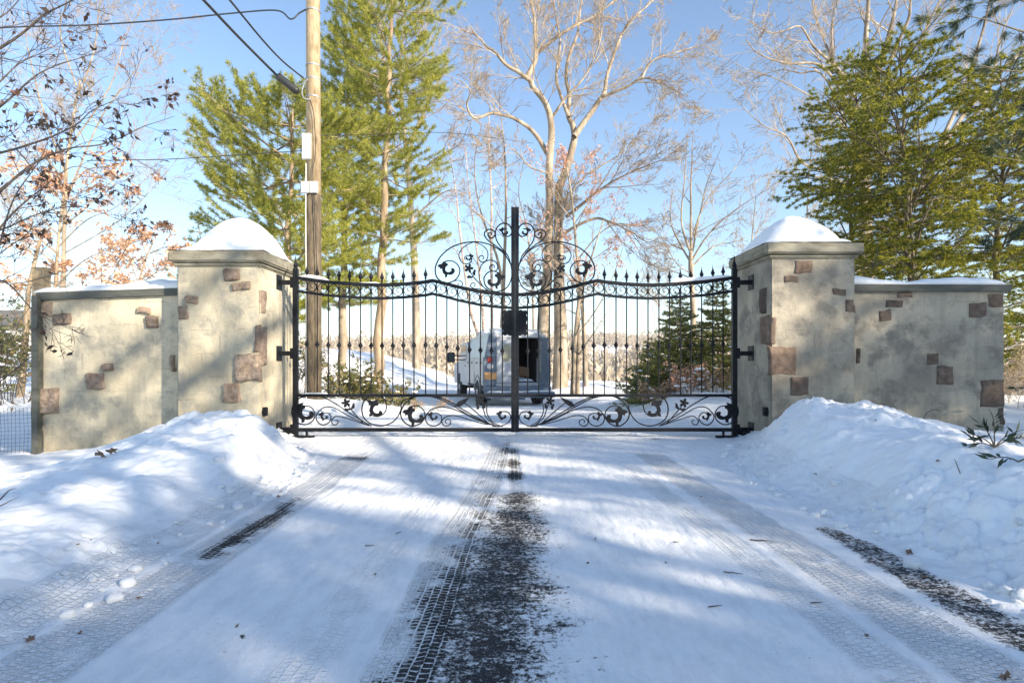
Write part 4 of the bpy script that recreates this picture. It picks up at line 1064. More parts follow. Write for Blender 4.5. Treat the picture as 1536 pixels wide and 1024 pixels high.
def conifer(label, base, top, name, Lf, seed, mat, bark, whorl=.42, nb=5, r0=.16, sub=.22, tuft=(9, .13, .010, .45), tilt=20, t0=.2, z0=.2, upc=.05, gap=.12, subr=.42, per=.10, droop=0., cat='tree', group=None, snowy=0, extra=None, crook=.05, pick=None, flatb=.0):
    rs = random.Random(seed); nr = np.random.default_rng(seed)
    root = empty(name, base, label, cat, group)
    H = top[2]-base[2]; n = max(6, int(H/.6)); tr = []
    for i in range(n+1):
        t = i/n; tr.append((base[0]+(top[0]-base[0])*t+crook*rs.uniform(-1, 1), base[1]+(top[1]-base[1])*t+crook*rs.uniform(-1, 1), base[2]+H*t))
    wood = [(0, tr, [max(.012, r0*(1-i/n*.93)) for i in range(n+1)])]
    tp_, td = [], []
    def trunk_at(t):
        i = min(n-1, int(t*n)); f = t*n-i; return tuple(tr[i][j]+(tr[i+1][j]-tr[i][j])*f for j in range(3))
    z = z0*H; a0 = rs.random()*6.28
    while z < H*.985:
        t = z/H; o = trunk_at(t)
        for b in range(nb):
            if rs.random() < gap: continue
            az = a0+2*math.pi*b/nb+rs.uniform(-.35, .35); L = Lf(t, az)*rs.uniform(.48, 1.16)
            if L < .05: continue
            el = R(tilt*(.3+.9*t)+rs.uniform(-13, 13)); d = (math.cos(az)*math.cos(el), math.sin(az)*math.cos(el), math.sin(el))
            ns = max(4, int(L/.22)); st = L/ns; p = o; pts = [p]; ds = [d]
            for i in range(ns):
                q = rdir(rs); d = vnorm((d[0]+q[0]*.07, d[1]+q[1]*.07, d[2]+q[2]*.05+upc*(i/ns)-droop*(i/ns)*.25)); p = vadd(p, d, st); pts.append(p); ds.append(d)
            rb = min(.4*r0, .007+.0075*L); wood.append((1, pts, [max(.004, rb*(1-i/ns*.85)) for i in range(ns+1)]))
            # secondary twigs
            s_ = max(.12*L, .12); side = 1
            while s_ < L:
                i = min(ns-1, int(s_/st)); o2 = pts[i]; dd = ds[i]; side = -side
                L2 = (L-s_)*subr*rs.uniform(.6, 1.2)+.10
                perp = vnorm((-dd[1]*side, dd[0]*side, rs.uniform(-.25, .3)*(1-flatb))); an = R(rs.uniform(38, 62)); d2 = vnorm(tuple(dd[j]*math.cos(an)+perp[j]*math.sin(an) for j in range(3)))
                m_ = max(2, int(L2/.14)); pp = [o2]; q2 = o2
                for j in range(m_):
                    q = rdir(rs); d2 = vnorm((d2[0]+q[0]*.1, d2[1]+q[1]*.1, d2[2]+q[2]*.06+upc*.8-droop*.22)); q2 = vadd(q2, d2, L2/m_); pp.append(q2)
                wood.append((2, pp, [.006*(1-.6*j/m_) for j in range(m_+1)]))
                c = int(L2/per)+1
                for j in range(c):
                    tt = .25+.75*(j+rs.random())/c; i2 = min(m_-1, int(tt*m_)); f = tt*m_-i2
                    tp_.append([pp[i2][w]+(pp[i2+1][w]-pp[i2][w])*f for w in range(3)]); td.append(vnorm(tuple(pp[i2+1][w]-pp[i2][w] for w in range(3))))
                tp_.append(list(pp[-1])); td.append(d2)
                s_ += sub*rs.uniform(.7, 1.3)
            tp_.append(list(pts[-1])); td.append(d)
        z += whorl*rs.uniform(.7, 1.3)*(1-.3*t); a0 += rs.uniform(.4, 1.2)
    build_wood(root, wood, bark, bark)
    Pt, Dr = np.array(tp_), np.array(td)
    if pick is not None: kk = pick(Pt, nr); Pt, Dr = Pt[kk], Dr[kk]
    v, f = blades(Pt, Dr, tuft[0], tuft[1], tuft[2], tuft[3], nr, droop=droop*.5)
    mesh_obj('needles', v, f, mat, root)
    if snowy:
        kk = nr.random(len(Pt)) < snowy; Ps = Pt[kk]; m = MB()
        for p in Ps:
            r = nr.uniform(.03, .075); m.lathe((p[0], p[1], p[2]), [(r, 0), (r*.8, r*.35), (r*.3, r*.5)], 6)
        if m.v: m.obj('snow_clumps', MT['snow'], root, smooth=True, kind='stuff')
    return root, len(Pt)

# ---- trees
def gb(px, D, py=560): x = (px-CX)/F*D; return (x, D, gz(x, D)-.15)
def basepix(b): return (CX+b[0]/b[1]*F, HY-(b[2]-HC)/b[1]*F)

# big bare tree beyond the truck
b = gb(832, 26); P = dict(BARE, n=[3, 11, 7, 6, 4, 0], max=5, rmin=.0055, wob=.10, ang=(18, 48), lmax=[3.6, 2.6, 1.8, 1.2, .8, .5], up=[.0, .04, .06, .05, .02, 0])
P.update(t0=.25)
Lm = [([(824, 330), (825, 230), (826, 176), (801, 131), (787, 115), (758, 96), (742, 78), (721, 61), (706, 40)], .27, .05, 26, 24),
      ([(789, 118), (803, 90), (802, 41), (797, 0), (790, -60)], .19, .06, 25.5, 26.5),
      ([(803, 82), (845, 49), (890, 25), (922, 0), (955, -40)], .13, .04, 26, 27),
      ([(822, 232), (799, 197), (771, 178), (738, 170), (712, 178), (700, 156), (706, 138), (690, 120)], .16, .04, 26, 23.5),
      ([(838, 283), (857, 230), (861, 193), (853, 176), (853, 139), (849, 102), (865, 53), (873, 0), (884, -70)], .27, .05, 26, 27.5),
      ([(861, 205), (890, 164), (906, 139), (914, 102), (939, 41), (980, 0), (1020, -50)], .20, .05, 26, 28),
      ([(904, 145), (939, 131), (967, 117), (996, 127), (1029, 145)], .12, .03, 26.5, 25),
      ([(962, 119), (980, 90), (1017, 78), (1058, 66)], .08, .03, 26, 27),
      ([(849, 326), (877, 303), (902, 283), (939, 262), (972, 248), (1004, 236)], .13, .03, 26, 24),
      ([(846, 350), (890, 328), (922, 336), (947, 348), (972, 363), (990, 355)], .11, .02, 25.5, 23.5),
      ([(853, 176), (835, 120), (840, 60), (830, 0), (835, -50)], .13, .05, 26, 28.5),
      ([(826, 180), (846, 150), (880, 110), (900, 60), (905, 10)], .10, .04, 26, 24.5),
      ([(822, 260), (795, 250), (770, 225), (752, 232), (735, 215)], .06, .02, 25.5, 24),
      ([(845, 300), (880, 262), (925, 235), (960, 205), (985, 200)], .07, .02, 26.5, 28)]
bp = basepix(b)
bare_tree('large pale bare tree with broad forking crown beyond the truck', b,
          [([(812, bp[1]), (815, 480), (822, 400), (824, 328)], .36, .28, 26, 26), ([(840, bp[1]), (841, 500), (838, 400), (838, 283)], .40, .29, 25.7, 26)], Lm, P, MT['bark_pale'], MT['bark_twig'], 3, group='large bare trees')
# tree carrying orange leaves against its trunk
b = gb(868, 23)
bare_tree('slim beech holding rusty orange leaves beside the large bare trunk', b, [([(880, basepix(b)[1]), (874, 470), (866, 390), (858, 300), (850, 250)], .11, .04, 23, 23)],
          [([(872, 440), (840, 400), (815, 375), (800, 340)], .05, .015, 23, 22.5), ([(866, 390), (900, 350), (930, 335), (950, 345)], .05, .012, 23, 22), ([(862, 350), (880, 310), (905, 285), (940, 262)], .04, .012, 23, 24),
           ([(860, 330), (835, 300), (822, 262), (808, 225)], .04, .012, 23, 23.5), ([(868, 400), (895, 385), (915, 372), (928, 380)], .035, .01, 23, 23), ([(856, 300), (870, 262), (888, 240)], .03, .01, 23, 23.3)],
          dict(BARE, n=[4, 9, 7, 3, 0], max=3, lmax=[1.8, 1.6, 1.0, .6], rmin=.004), MT['bark_pale'], MT['bark_twig'], 5, group='beech trees holding leaves', name='beech_tree', leafy=('orange', (2, 3), 5, .095, None))
# thin tree with leaning twin stems, right of the truck
for px, lab, sd, stems, D in ((868, 'pale slender bare tree whose stem leans right behind the gate', 8, [([(858, 0), (866, 470), (880, 410), (905, 330)], .10, .03), ([(866, 0), (868, 490), (866, 430), (860, 380)], .10, .03)], 21),):
    b = gb(px, D); bp = basepix(b)
    tr = [([(p[0][0], bp[1])]+p[1:], r0, r1, D, D+.6) for p, r0, r1 in stems]
    bare_tree(lab, b, tr, [([(868, 500), (900, 455), (925, 400), (940, 350)], .045, .012, D, D-.5)], dict(BARE, n=[7, 4, 3, 2, 0], max=3, lmax=[1.6, 1.0, .7, .5], rmin=.005), MT['bark_pale'], MT['bark_twig'], sd, group='slender bare trees')
# birch group behind the truck
birch = [([(718, 0), (718, 511), (705, 462), (690, 350), (684, 290), (672, 215)], .10, 'left leaning river birch behind the truck cab', 25.),
         ([(726, 0), (725, 500), (722, 440), (713, 358), (704, 290), (698, 220)], .09, 'second river birch stem close to the leaning one', 25.6),
         ([(738, 0), (738, 500), (737, 370), (737, 300), (733, 205), (735, 150)], .10, 'straight river birch just left of the tall gate post', 26.6),
         ([(754, 0), (753, 500), (757, 380), (759, 300), (756, 215), (748, 150)], .15, 'pale greyish tree standing right behind the lock plate', 28.),
         ([(762, 0), (757, 470), (748, 395), (729, 342), (716, 296), (712, 240), (722, 190)], .12, 'thin pale tree with a kinked stem among the birches', 29.),
         ([(800, 0), (800, 470), (796, 400), (790, 340), (778, 290), (786, 240)], .08, 'thin bare tree showing right of the tall gate post', 30.)]
for k, (pix, r, lab, D) in enumerate(birch):
    b = gb(pix[0][0], D); pix = [(pix[0][0], basepix(b)[1])]+pix[1:]
    bare_tree(lab, b, [(pix, r, .022, D, D+.4)], [], dict(BARE, n=[9 if k < 3 else 12, 5, 4, 3, 0], max=3, lmax=[2.0, 1.1, .7, .5], rmin=.006, ang=(30, 60), t0=.4), MT['bark_birch'] if k < 3 else MT['bark_pale'], MT['bark_twig'], 20+k, group='slim trees behind the truck', name='birch_tree' if k < 3 else 'bare_tree')
# small tree left of the right pillar
D = 21; b = gb(1038, D); bp = basepix(b)
bare_tree('bare vase shaped tree between the gate and the right pillar', b, [([(1038, bp[1]), (1040, 480), (1036, 400), (1037, 372)], .15, .11, D, D)],
          [([(1037, 375), (1036, 300), (1038, 240), (1040, 190)], .08, .015, D, D), ([(1036, 380), (1022, 330), (1028, 260), (1030, 205)], .07, .012, D, D-.8), ([(1037, 395), (1012, 350), (1005, 320), (1012, 270)], .06, .012, D, D+.8),
           ([(1038, 390), (1060, 355), (1090, 325), (1125, 300), (1150, 285)], .06, .012, D, D-1), ([(1038, 380), (1050, 320), (1062, 270), (1085, 215)], .06, .012, D, D+.5), ([(1038, 400), (1070, 370), (1105, 362), (1140, 345)], .05, .01, D, D+1.2),
           ([(1036, 410), (1015, 395), (1000, 370), (990, 350)], .04, .01, D, D-.5), ([(1040, 350), (1060, 300), (1100, 255), (1120, 225)], .05, .01, D, D-.5)],
          dict(BARE, n=[3, 8, 5, 4, 0], max=4, lmax=[2, 1.3, .8, .5], rmin=.005, up=[0, .06, .08, .08, .05]), MT['bark_pale'], MT['bark_twig'], 41, group='bare trees beyond the wall')
# bare crown behind the pines
D = 36; b = gb(632, D); bp = basepix(b)
bare_tree('tall bare tree with pinkish twigs rising behind the pines', b, [([(625, bp[1]), (622, 400), (612, 260), (602, 150)], .32, .16, D, D)],
          [([(602, 160), (575, 90), (570, 30), (560, -30)], .14, .04, D, D), ([(604, 170), (600, 90), (608, 30), (600, -30)], .16, .04, D, D+1), ([(612, 240), (625, 190), (655, 130), (668, 100), (690, 80)], .14, .03, D, D-2),
           ([(615, 280), (645, 245), (668, 230), (690, 215), (706, 180)], .12, .03, D, D-3), ([(610, 220), (640, 160), (640, 90), (650, 40)], .12, .03, D, D+2), ([(606, 190), (580, 150), (550, 110), (540, 70)], .1, .03, D, D),
           ([(618, 330), (650, 300), (675, 285), (700, 290)], .10, .03, D, D-2), ([(600, 130), (622, 70), (640, 20), (645, -20)], .1, .03, D, D)],
          dict(BARE, n=[2, 8, 7, 6, 0], max=4, lmax=[4, 3.0, 1.8, 1.1], rmin=.009), MT['bark_pale'], MT['bark_twig'], 51, group='large bare trees')
# large bare tree on the right behind the hemlock
D = 19; b = gb(1300, D); bp = basepix(b)
Lr = [([(1300, 180), (1298, 90), (1302, 0), (1296, -70)], .17, .07, D, D), ([(1310, 130), (1332, 60), (1345, 0), (1360, -60)], .14, .06, D, D+1), ([(1336, 90), (1362, 30), (1366, 0), (1372, -40)], .09, .04, D, D-1),
      ([(1318, 400), (1360, 320), (1395, 250), (1440, 180), (1500, 110), (1550, 60)], .24, .09, D, D+1.5), ([(1385, 270), (1440, 150), (1470, 60), (1490, -20)], .13, .05, D+.4, D+1), ([(1350, 100), (1385, 50), (1415, -10)], .11, .05, D, D),
      ([(1250, 110), (1248, 50), (1256, 0)], .07, .03, D, D+.6), ([(1262, 120), (1240, 70), (1222, 20), (1215, -20)], .07, .03, D, D+1),
      ([(1290, 165), (1262, 110), (1220, 70), (1200, 40), (1160, 50), (1120, 30)], .08, .02, D, D-1.5), ([(1292, 200), (1240, 105), (1180, 95), (1140, 82), (1118, 60)], .08, .02, D, D-2),
      ([(1294, 260), (1240, 120), (1200, 110), (1170, 105), (1130, 118)], .06, .02, D, D+1), ([(1296, 250), (1212, 250), (1180, 205), (1140, 185), (1085, 130)], .07, .015, D, D-2.5), ([(1296, 280), (1240, 268), (1200, 262), (1150, 262), (1105, 300)], .06, .012, D, D-2),
      ([(1292, 230), (1250, 170), (1190, 130), (1130, 108), (1100, 120)], .05, .012, D, D-1), ([(1440, 190), (1480, 150), (1500, 60), (1520, 10)], .08, .03, D+1, D), ([(1300, 300), (1262, 240), (1212, 205), (1190, 160)], .05, .012, D, D+1.5)]
bare_tree('huge pale bare tree with leaning limbs behind the hemlock', b, [([(1300, bp[1]), (1300, 420), (1297, 300), (1300, 180)], .34, .20, D, D)], Lr, dict(BARE, n=[2, 8, 6, 5, 0], max=4, lmax=[3, 2.2, 1.4, .8], rmin=.0055), MT['bark_pale'], MT['bark_twig'], 61, group='large bare trees')
# more distant bare trees filling between pillars
for px, D, h, lab, sd in ((1128, 34, 11, 'distant pale bare tree just left of the right pillar cap', 71), (1212, 30, 13, 'distant bare tree behind the right pillar', 72), (985, 44, 9, 'small faraway bare tree right of the orange beech', 73)):
    b = gb(px, D); r_ = .12 if h > 10 else .06
    bare_tree(lab, b, [([(px, basepix(b)[1]), (px+4, 480), (px-2, 540-h*F/D*.5), (px+6, 540-h*F/D*.85)], r_, .03, D, D)], [], dict(BARE, n=[12, 6, 5, 4, 0], max=4, lmax=[h*.3, 2., 1.2, .8], rmin=.007, t0=.3, ang=(20, 50)), MT['bark_pale'], MT['bark_twig'], sd, group='bare trees beyond the wall')

# pale bare tree far behind the left wall, and beech saplings with tan leaves
D = 24; b = gb(95, D)
bare_tree('pale pinkish bare tree rising behind the left wall', b, [([(90, 600), (95, 420), (100, 250), (120, 120)], .14, .06, D, D)],
          [([(100, 300), (150, 180), (200, 110), (262, 30)], .06, .015, D, D-1), ([(98, 260), (60, 150), (40, 60), (30, -20)], .07, .015, D, D+1), ([(110, 160), (140, 80), (150, 0), (160, -50)], .06, .015, D, D), ([(96, 340), (160, 280), (215, 190), (250, 110)], .05, .012, D, D+1),
           ([(96, 380), (180, 330), (240, 270), (275, 225)], .04, .012, D, D-1.5), ([(95, 360), (40, 300), (10, 240), (-40, 180)], .05, .015, D, D), ([(115, 130), (90, 50), (100, 0), (95, -60)], .05, .015, D, D), ([(105, 220), (165, 130), (190, 50), (230, -10)], .05, .015, D, D+.5)],
          dict(BARE, n=[5, 13, 8, 6, 0], max=4, lmax=[3, 2.4, 1.4, .8], rmin=.0055), MT['bark_pale'], MT['bark_twig'], 81, group='large bare trees')
for k, (pix, lim, D, lab, lf) in enumerate((
    ([(75, 640), (82, 470), (86, 380), (95, 290), (100, 240)], [([(84, 430), (120, 395), (160, 375), (215, 360)], ), ([(86, 400), (50, 370), (10, 355), (-30, 340)],), ([(88, 370), (130, 330), (175, 310), (225, 262)],), ([(92, 330), (60, 290), (30, 262), (0, 250)],), ([(84, 450), (130, 435), (190, 425), (250, 400)],),
                                                        ([(96, 290), (130, 255), (165, 250), (190, 240)],), ([(83, 455), (60, 435), (30, 425), (-10, 420)],), ([(90, 350), (110, 300), (130, 280), (150, 262)],)], 13.5, 'beech sapling full of tan orange leaves behind the left wall', ('beech', (1, 2, 3), 7, .095, None)),
    ([(190, 640), (200, 470), (215, 400), (235, 350)], [([(205, 440), (170, 420), (130, 410)],), ([(205, 430), (240, 405), (262, 395)],), ([(212, 405), (190, 380), (175, 365)],), ([(225, 380), (250, 370), (265, 375)],)], 15, 'small beech with rusty leaves against the left pillar', ('beech', (1, 2, 3), 7, .09, None)))):
    b = W(pix[0][0], 600, D); b = (b[0], D, gz(b[0], D)-.1)
    bare_tree(lab, b, [(pix, .06, .02, D, D)], [(l[0], .026, .006, D, D+random.uniform(-1, 1)) for l in lim], dict(BARE, n=[6, 7, 5, 3, 0], max=3, lmax=[1.2, .7, .5, .3], rmin=.0035, flat=.5, wob=.12), MT['bark_pine'], MT['bark_twig'], 91+k, group='beech saplings holding tan leaves', name='beech_tree', leafy=lf)
# near dark branches with wilted leaves at the far left
b = (-5.6, 5.6, gz(-5.6, 5.6)-.1)
D = 6.2
Ld = [([(-120, 420), (-40, 330), (30, 260), (95, 225), (160, 215), (215, 190), (262, 175)], .03, .005, D, D+.6), ([(-120, 300), (-50, 200), (0, 160), (60, 110), (110, 90), (160, 75)], .028, .005, D, D+.5), ([(-140, 200), (-60, 110), (20, 60), (70, 20), (110, 0), (150, -30)], .03, .006, D, D-.3),
      ([(-140, 500), (-60, 420), (10, 330), (60, 285), (110, 250), (150, 262)], .028, .005, D+.2, D+1), ([(-140, 520), (-40, 460), (0, 420), (40, 455), (55, 470), (120, 500)], .02, .006, D-.2, D-.2), ([(-100, 260), (-20, 235), (50, 215), (110, 190), (140, 165), (200, 140)], .024, .004, D-.2, D-.5),
      ([(-120, 120), (-50, 50), (10, 20), (50, -30)], .024, .006, D, D), ([(-100, 370), (0, 345), (60, 320), (120, 310), (180, 330)], .02, .004, D+.4, D+1.2), ([(-100, 190), (-10, 130), (30, 95), (80, 70), (125, 35)], .02, .004, D+.6, D+.9),
      ([(-60, 620), (40, 540), (90, 500), (150, 440), (185, 380), (205, 330), (215, 285)], .014, .004, 9.0, 9.4), ([(-60, 560), (-10, 400), (20, 300), (60, 240), (75, 200)], .02, .004, D, D)]
def wsel(Pt, nr):
    px = CX+Pt[:, 0]/Pt[:, 1]*F; py = HY-(Pt[:, 2]-HC)/Pt[:, 1]*F
    return nr.random(len(Pt)) < np.where((py > 120) & (py < 360), .55, .15)
bare_tree('dark near tree with curled wilted leaves at the left edge', b, [([(-130, 800), (-140, 600), (-130, 400), (-140, 200), (-150, 50)], .07, .03, 5.6, D)], Ld,
          dict(BARE, n=[2, 8, 5, 3, 0], max=4, lmax=[1.0, .8, .5, .3], rmin=.0024, rk=.009, wob=.2, seg=[.3, .2, .16, .12, .1], ang=(25, 65)), MT['bark_dark'], MT['bark_dark'], 101, cut=2, name='bare_tree', leafy=('wilted', (3, 4), 1.1, .072, wsel), group='near trees at the frame edges')

# pines behind the left pillar
def crown(prof, asym=None):
    def f(t, az):
        L = float(np.interp(t, [p[0] for p in prof], [p[1] for p in prof]))
        return L*(1 if asym is None else asym(t, az))
    return f
b = gb(425, 15); conifer('white pine with long left reaching boughs behind the left pillar', b, (b[0]+.25, 15, 7.9), 'pine_tree', crown([(.25, 1.6), (.34, 2.4), (.5, 2.3), (.65, 2.9), (.8, 2.6), (.9, 1.7), (1, .4)], lambda t, a: 1+.15*math.cos(a-math.pi) - (.45 if .38 < t < .5 and math.cos(a) < 0 else 0)), 111,
      MT['pine'], MT['bark_pine'], whorl=.56, nb=5, r0=.15, sub=.15, tuft=(22, .13, .011, .7), tilt=9, z0=.24, gap=.1, subr=.8, per=.075, upc=.10, group='white pines behind the left pillar')
b = gb(565, 17.5); conifer('tall white pine with a bare lower trunk behind the gate', b, (-3.35, 17.5, 15.5), 'pine_tree', crown([(.22, 1.2), (.30, 1.8), (.5, 2.1), (.65, 2.0), (.8, 1.6), (1, .4)], lambda t, a: 1+.12*math.cos(a)), 112,
      MT['pine'], MT['bark_pine'], whorl=.62, nb=5, r0=.16, sub=.16, tuft=(22, .145, .012, .7), tilt=8, z0=.22, gap=.22, subr=.85, per=.08, upc=.09, group='white pines behind the left pillar')
b = gb(512, 19.5); conifer('white pine directly behind the utility pole', b, (-5.3, 19.5, 13.2), 'pine_tree', crown([(.24, 1.5), (.4, 1.9), (.6, 1.8), (.8, 1.2), (1, .3)]), 113,
      MT['pine'], MT['bark_pale'], whorl=.6, nb=6, r0=.15, sub=.17, tuft=(20, .155, .013, .7), tilt=8, z0=.22, gap=.22, subr=.85, per=.09, upc=.09, group='white pines behind the left pillar')
b = gb(300, 18); conifer('young pine peeking above the left wall corner', b, (-9.4, 18, 5.2), 'pine_tree', crown([(.2, 1.6), (.6, 1.2), (1, .2)]), 114,
      MT['pine'], MT['bark_pine'], whorl=.4, nb=5, r0=.08, sub=.26, tuft=(14, .13, .01, .5), tilt=16, z0=.3, gap=.1, group='white pines behind the left pillar')
# hemlock stems behind the right wall
for k, (px, D, tx, top, prof, lab, z0) in enumerate((
    (1368, 11.5, 7.45, 7.1, [(.28, 1.5), (.4, 2.1), (.6, 2.2), (.78, 2.0), (.9, 1.4), (1, .5)], 'dense hemlock with forking trunk above the right wall', .26),
    (1262, 14.0, 8.1, 8.3, [(.2, 2.0), (.4, 1.8), (.6, 1.7), (.8, 1.5), (1, .3)], 'golden green hemlock just right of the right pillar cap', .24),
    (1480, 12.5, 10.3, 7.4, [(.2, 2.0), (.5, 2.3), (.8, 1.9), (1, .5)], 'shaded hemlock spreading over the right wall end', .22),
    (1560, 16, 14.6, 6.2, [(.1, 2.2), (.5, 2.0), (.8, 1.3), (1, .3)], 'hemlock at the right edge beyond the wall', .12))):
    b = gb(px, D); conifer(lab, b, (tx, D, top), 'hemlock_tree', crown(prof), 121+k, MT['hemlock'], MT['bark_hem'], whorl=.30, nb=5, r0=.085, sub=.14, tuft=(23, .085, .0105, .62), tilt=27, z0=z0, gap=.26, upc=.02, subr=.62, per=.08, droop=.45, group='hemlocks behind the right wall', crook=.07)
D = 11.5; rs = random.Random(5); out = []
rt = empty('bare_tree', gb(1375, D), 'thin bare forked understorey tree in front of the hemlock', 'tree', 'bare trees beyond the wall')
for pix in ([(1372, 560), (1370, 400), (1362, 330), (1340, 270), (1318, 210), (1300, 150)], [(1370, 400), (1385, 330), (1420, 270), (1490, 220), (1560, 190)], [(1372, 400), (1366, 300), (1380, 220), (1370, 140)], [(1374, 405), (1420, 380), (1480, 330), (1540, 300)], [(1372, 420), (1330, 395), (1290, 405), (1250, 420)]):
    path_limb(out, pix, .05 if pix[0][1] > 500 else .035, .01, 1, dict(BARE, n=[3, 9, 5, 0], max=3, lmax=[1, 1.1, .6, .4], rmin=.003, t0=.3), rs, D-.3, D-1)
build_wood(rt, out, MT['bark_hem'], MT['bark_hem'])
# dark long needled pine boughs at the top right, close by
root = empty('pine_tree', (9.3, 8.8, gz(9.3, 8.8)-.1), 'dark long needled pine boughs hanging in the top right corner', 'tree', 'near trees at the frame edges')
rs = random.Random(9); nr = np.random.default_rng(9); out = [(0, [(9.3, 8.8, -.3), (9.2, 8.8, 4), (9.15, 8.8, 8.5)], [.17, .14, .09])]; Pt = []; Dr = []
for pix in ([(1700, 120), (1600, 70), (1540, 50), (1480, 30), (1430, 20)], [(1700, 160), (1620, 120), (1560, 110), (1500, 105), (1462, 95)], [(1700, 0), (1620, -30), (1560, -20), (1500, 0), (1450, 5)], [(1700, 220), (1620, 185), (1560, 165), (1515, 160)], [(1700, 70), (1600, 20), (1530, 0), (1470, -30)],
            [(1700, 320), (1620, 275), (1560, 250), (1500, 235)], [(1700, 400), (1620, 350), (1545, 330), (1490, 345)]):
    o2 = []; path_limb(o2, pix, .035, .008, 1, dict(BARE, n=[3, 11, 0], max=2, lmax=[1, .7, .4], rmin=.004, t0=.25, flat=.5, up=[0, 0, -.03, 0]), rs, 8.8, 8.0); out += o2
    p_, d_ = twig_points(o2, (2,), 7, nr, .3); Pt.append(p_); Dr.append(d_)
build_wood(root, out, MT['bark_hem'], MT['bark_hem'])
v, f = blades(np.concatenate(Pt), np.concatenate(Dr), 16, .15, .006, .42, nr, droop=.5); mesh_obj('needles', v, f, MT['darkpine'], root)
# spruces behind the gate
for k, (px, D, h, w_, lab) in enumerate(((1018, 15.2, 2.75, 1.25, 'snow flecked young spruce behind the right gate leaf'), (1078, 14.6, 2.7, 1.05, 'taller thin topped spruce against the right pillar'), (978, 16.5, 1.7, 1.15, 'low broad spruce left of the snow flecked one'))):
    b = gb(px, D); conifer(lab, b, (b[0], D, b[2]+h+.2), 'spruce_tree', crown([(.03, w_), (.3, w_*.85), (.7, w_*.4), (1, .05)]), 131+k, MT['spruce'], MT['bark_pine'], whorl=.125, nb=8, r0=.04, sub=.085, tuft=(13, .06, .011, .6), tilt=8, z0=.03, gap=.03, subr=.55, per=.05, droop=.10, upc=.03, group='small spruces behind the gate', snowy=.015 if k < 1 else .008)
b = W(-10, 640, 14); conifer('dark snowy spruce at the left edge beyond the netting', (b[0], 14, gz(b[0], 14)-.1), (b[0], 14, 1.9), 'spruce_tree', crown([(.03, 1.0), (.5, .6), (1, .05)]), 141, MT['spruce'], MT['bark_dark'], whorl=.2, nb=7, r0=.05, sub=.13, tuft=(10, .06, .012, .5), tilt=0, z0=.05, gap=.05, subr=.4, per=.06, droop=.2, snowy=.03)

# ---- shrubs
def shrub(label, c, rx, ry, h, n, leafm, wood, size, per, seed, group, name='shrub', asp=.35, droop=.3, snowy=0, stems=14, cat='shrub', r=.008):
    rs = random.Random(seed); nr = np.random.default_rng(seed); out = []
    z = gz(c[0], c[1]); root = empty(name, (c[0], c[1], z-.05), label, cat, group)
    for i in range(stems):
        a = rs.uniform(0, 6.28); q = math.sqrt(rs.random()); p = (c[0]+rx*q*math.cos(a)*.6, c[1]+ry*q*math.sin(a)*.6, z-.08)
        d = vnorm((math.cos(a)*rx/h*.6, math.sin(a)*ry/h*.6, 1)); grow(out, p, d, h*rs.uniform(.6, 1.05), r, 1, dict(BARE, n=[0, n, 4, 0], max=3, ratio=.5, lmax=[1, h*.5, h*.3, .2], seg=[.2, .12, .09, .07], rmin=.0028, rk=.012, wob=.2, up=[0, .02, .04, 0]), rs)
    build_wood(root, out, wood, wood, 2, ('stems', 'twigs'))
    if leafm:
        P_, D_ = twig_points(out, (2, 3), per, nr); v, f = leaves(P_, size, nr, droop=droop, asp=asp, Dr=D_); mesh_obj('leaves', v, f, MT[leafm], root)
    if snowy:
        P_, D_ = twig_points(out, (1, 2), 1, nr); m = MB()
        for p in P_[nr.random(len(P_)) < snowy]:
            q = nr.uniform(.03, .09); m.lathe(tuple(p), [(q*.7, -q*.15), (q, 0), (q*.8, q*.35), (q*.3, q*.5)], 7)
        if m.v: m.obj('snow_clumps', MT['snow'], root, smooth=True, kind='stuff')
def sx(px, D): return ((px-CX)/F*D, D)
shrub('dark green rhododendron with drooping leaves right of the utility pole', sx(505, 13.2), .55, .5, 1.05, 6, 'rhodo', MT['bark_hem'], .10, 4, 201, 'rhododendrons behind the gate', 'rhododendron', .3, .7, .12, 16)
shrub('brown tinged rhododendron in the middle of the snowy bed', sx(545, 13.6), .5, .5, .95, 6, 'rhodo', MT['bark_hem'], .10, 4, 202, 'rhododendrons behind the gate', 'rhododendron', .3, .7, .15, 14)
shrub('rhododendron nearest the truck side of the snowy bed', sx(580, 13.8), .4, .4, .78, 6, 'rhodo', MT['bark_hem'], .10, 4, 203, 'rhododendrons behind the gate', 'rhododendron', .3, .7, .15, 12)
shrub('leafy shrub squeezed between left pillar and utility pole', sx(452, 12.9), .35, .4, 1.3, 6, 'rhodo', MT['bark_dark'], .09, 3, 204, 'rhododendrons behind the gate', 'rhododendron', .3, .6, .1, 12)
shrub('reddish brown twiggy bush at the foot of the utility pole', sx(450, 14.5), .6, .5, 1.7, 7, 'brush', MT['bark_twig'], .05, 2, 205, 'twiggy bushes behind the gate', 'twiggy_bush', .35, .3, 0, 14)
shrub('thin tan weeds in snow left of the truck', sx(640, 15), .6, .3, .45, 5, 'brush', MT['bark_twig'], .05, 2, 206, 'twiggy bushes behind the gate', 'twiggy_bush', .3, .3, 0, 8, r=.004)
shrub('small rusty weeds close to the truck front wheel', sx(615, 14.2), .4, .3, .5, 5, 'brush', MT['bark_twig'], .05, 2, 207, 'twiggy bushes behind the gate', 'twiggy_bush', .3, .3, 0, 7, r=.004)
shrub('orange leaved bush below the low broad spruce', sx(985, 14), .55, .4, .55, 6, 'brush', MT['bark_hem'], .07, 4, 208, 'orange brown bushes on the right', 'twiggy_bush', .6, .3, .25, 18)
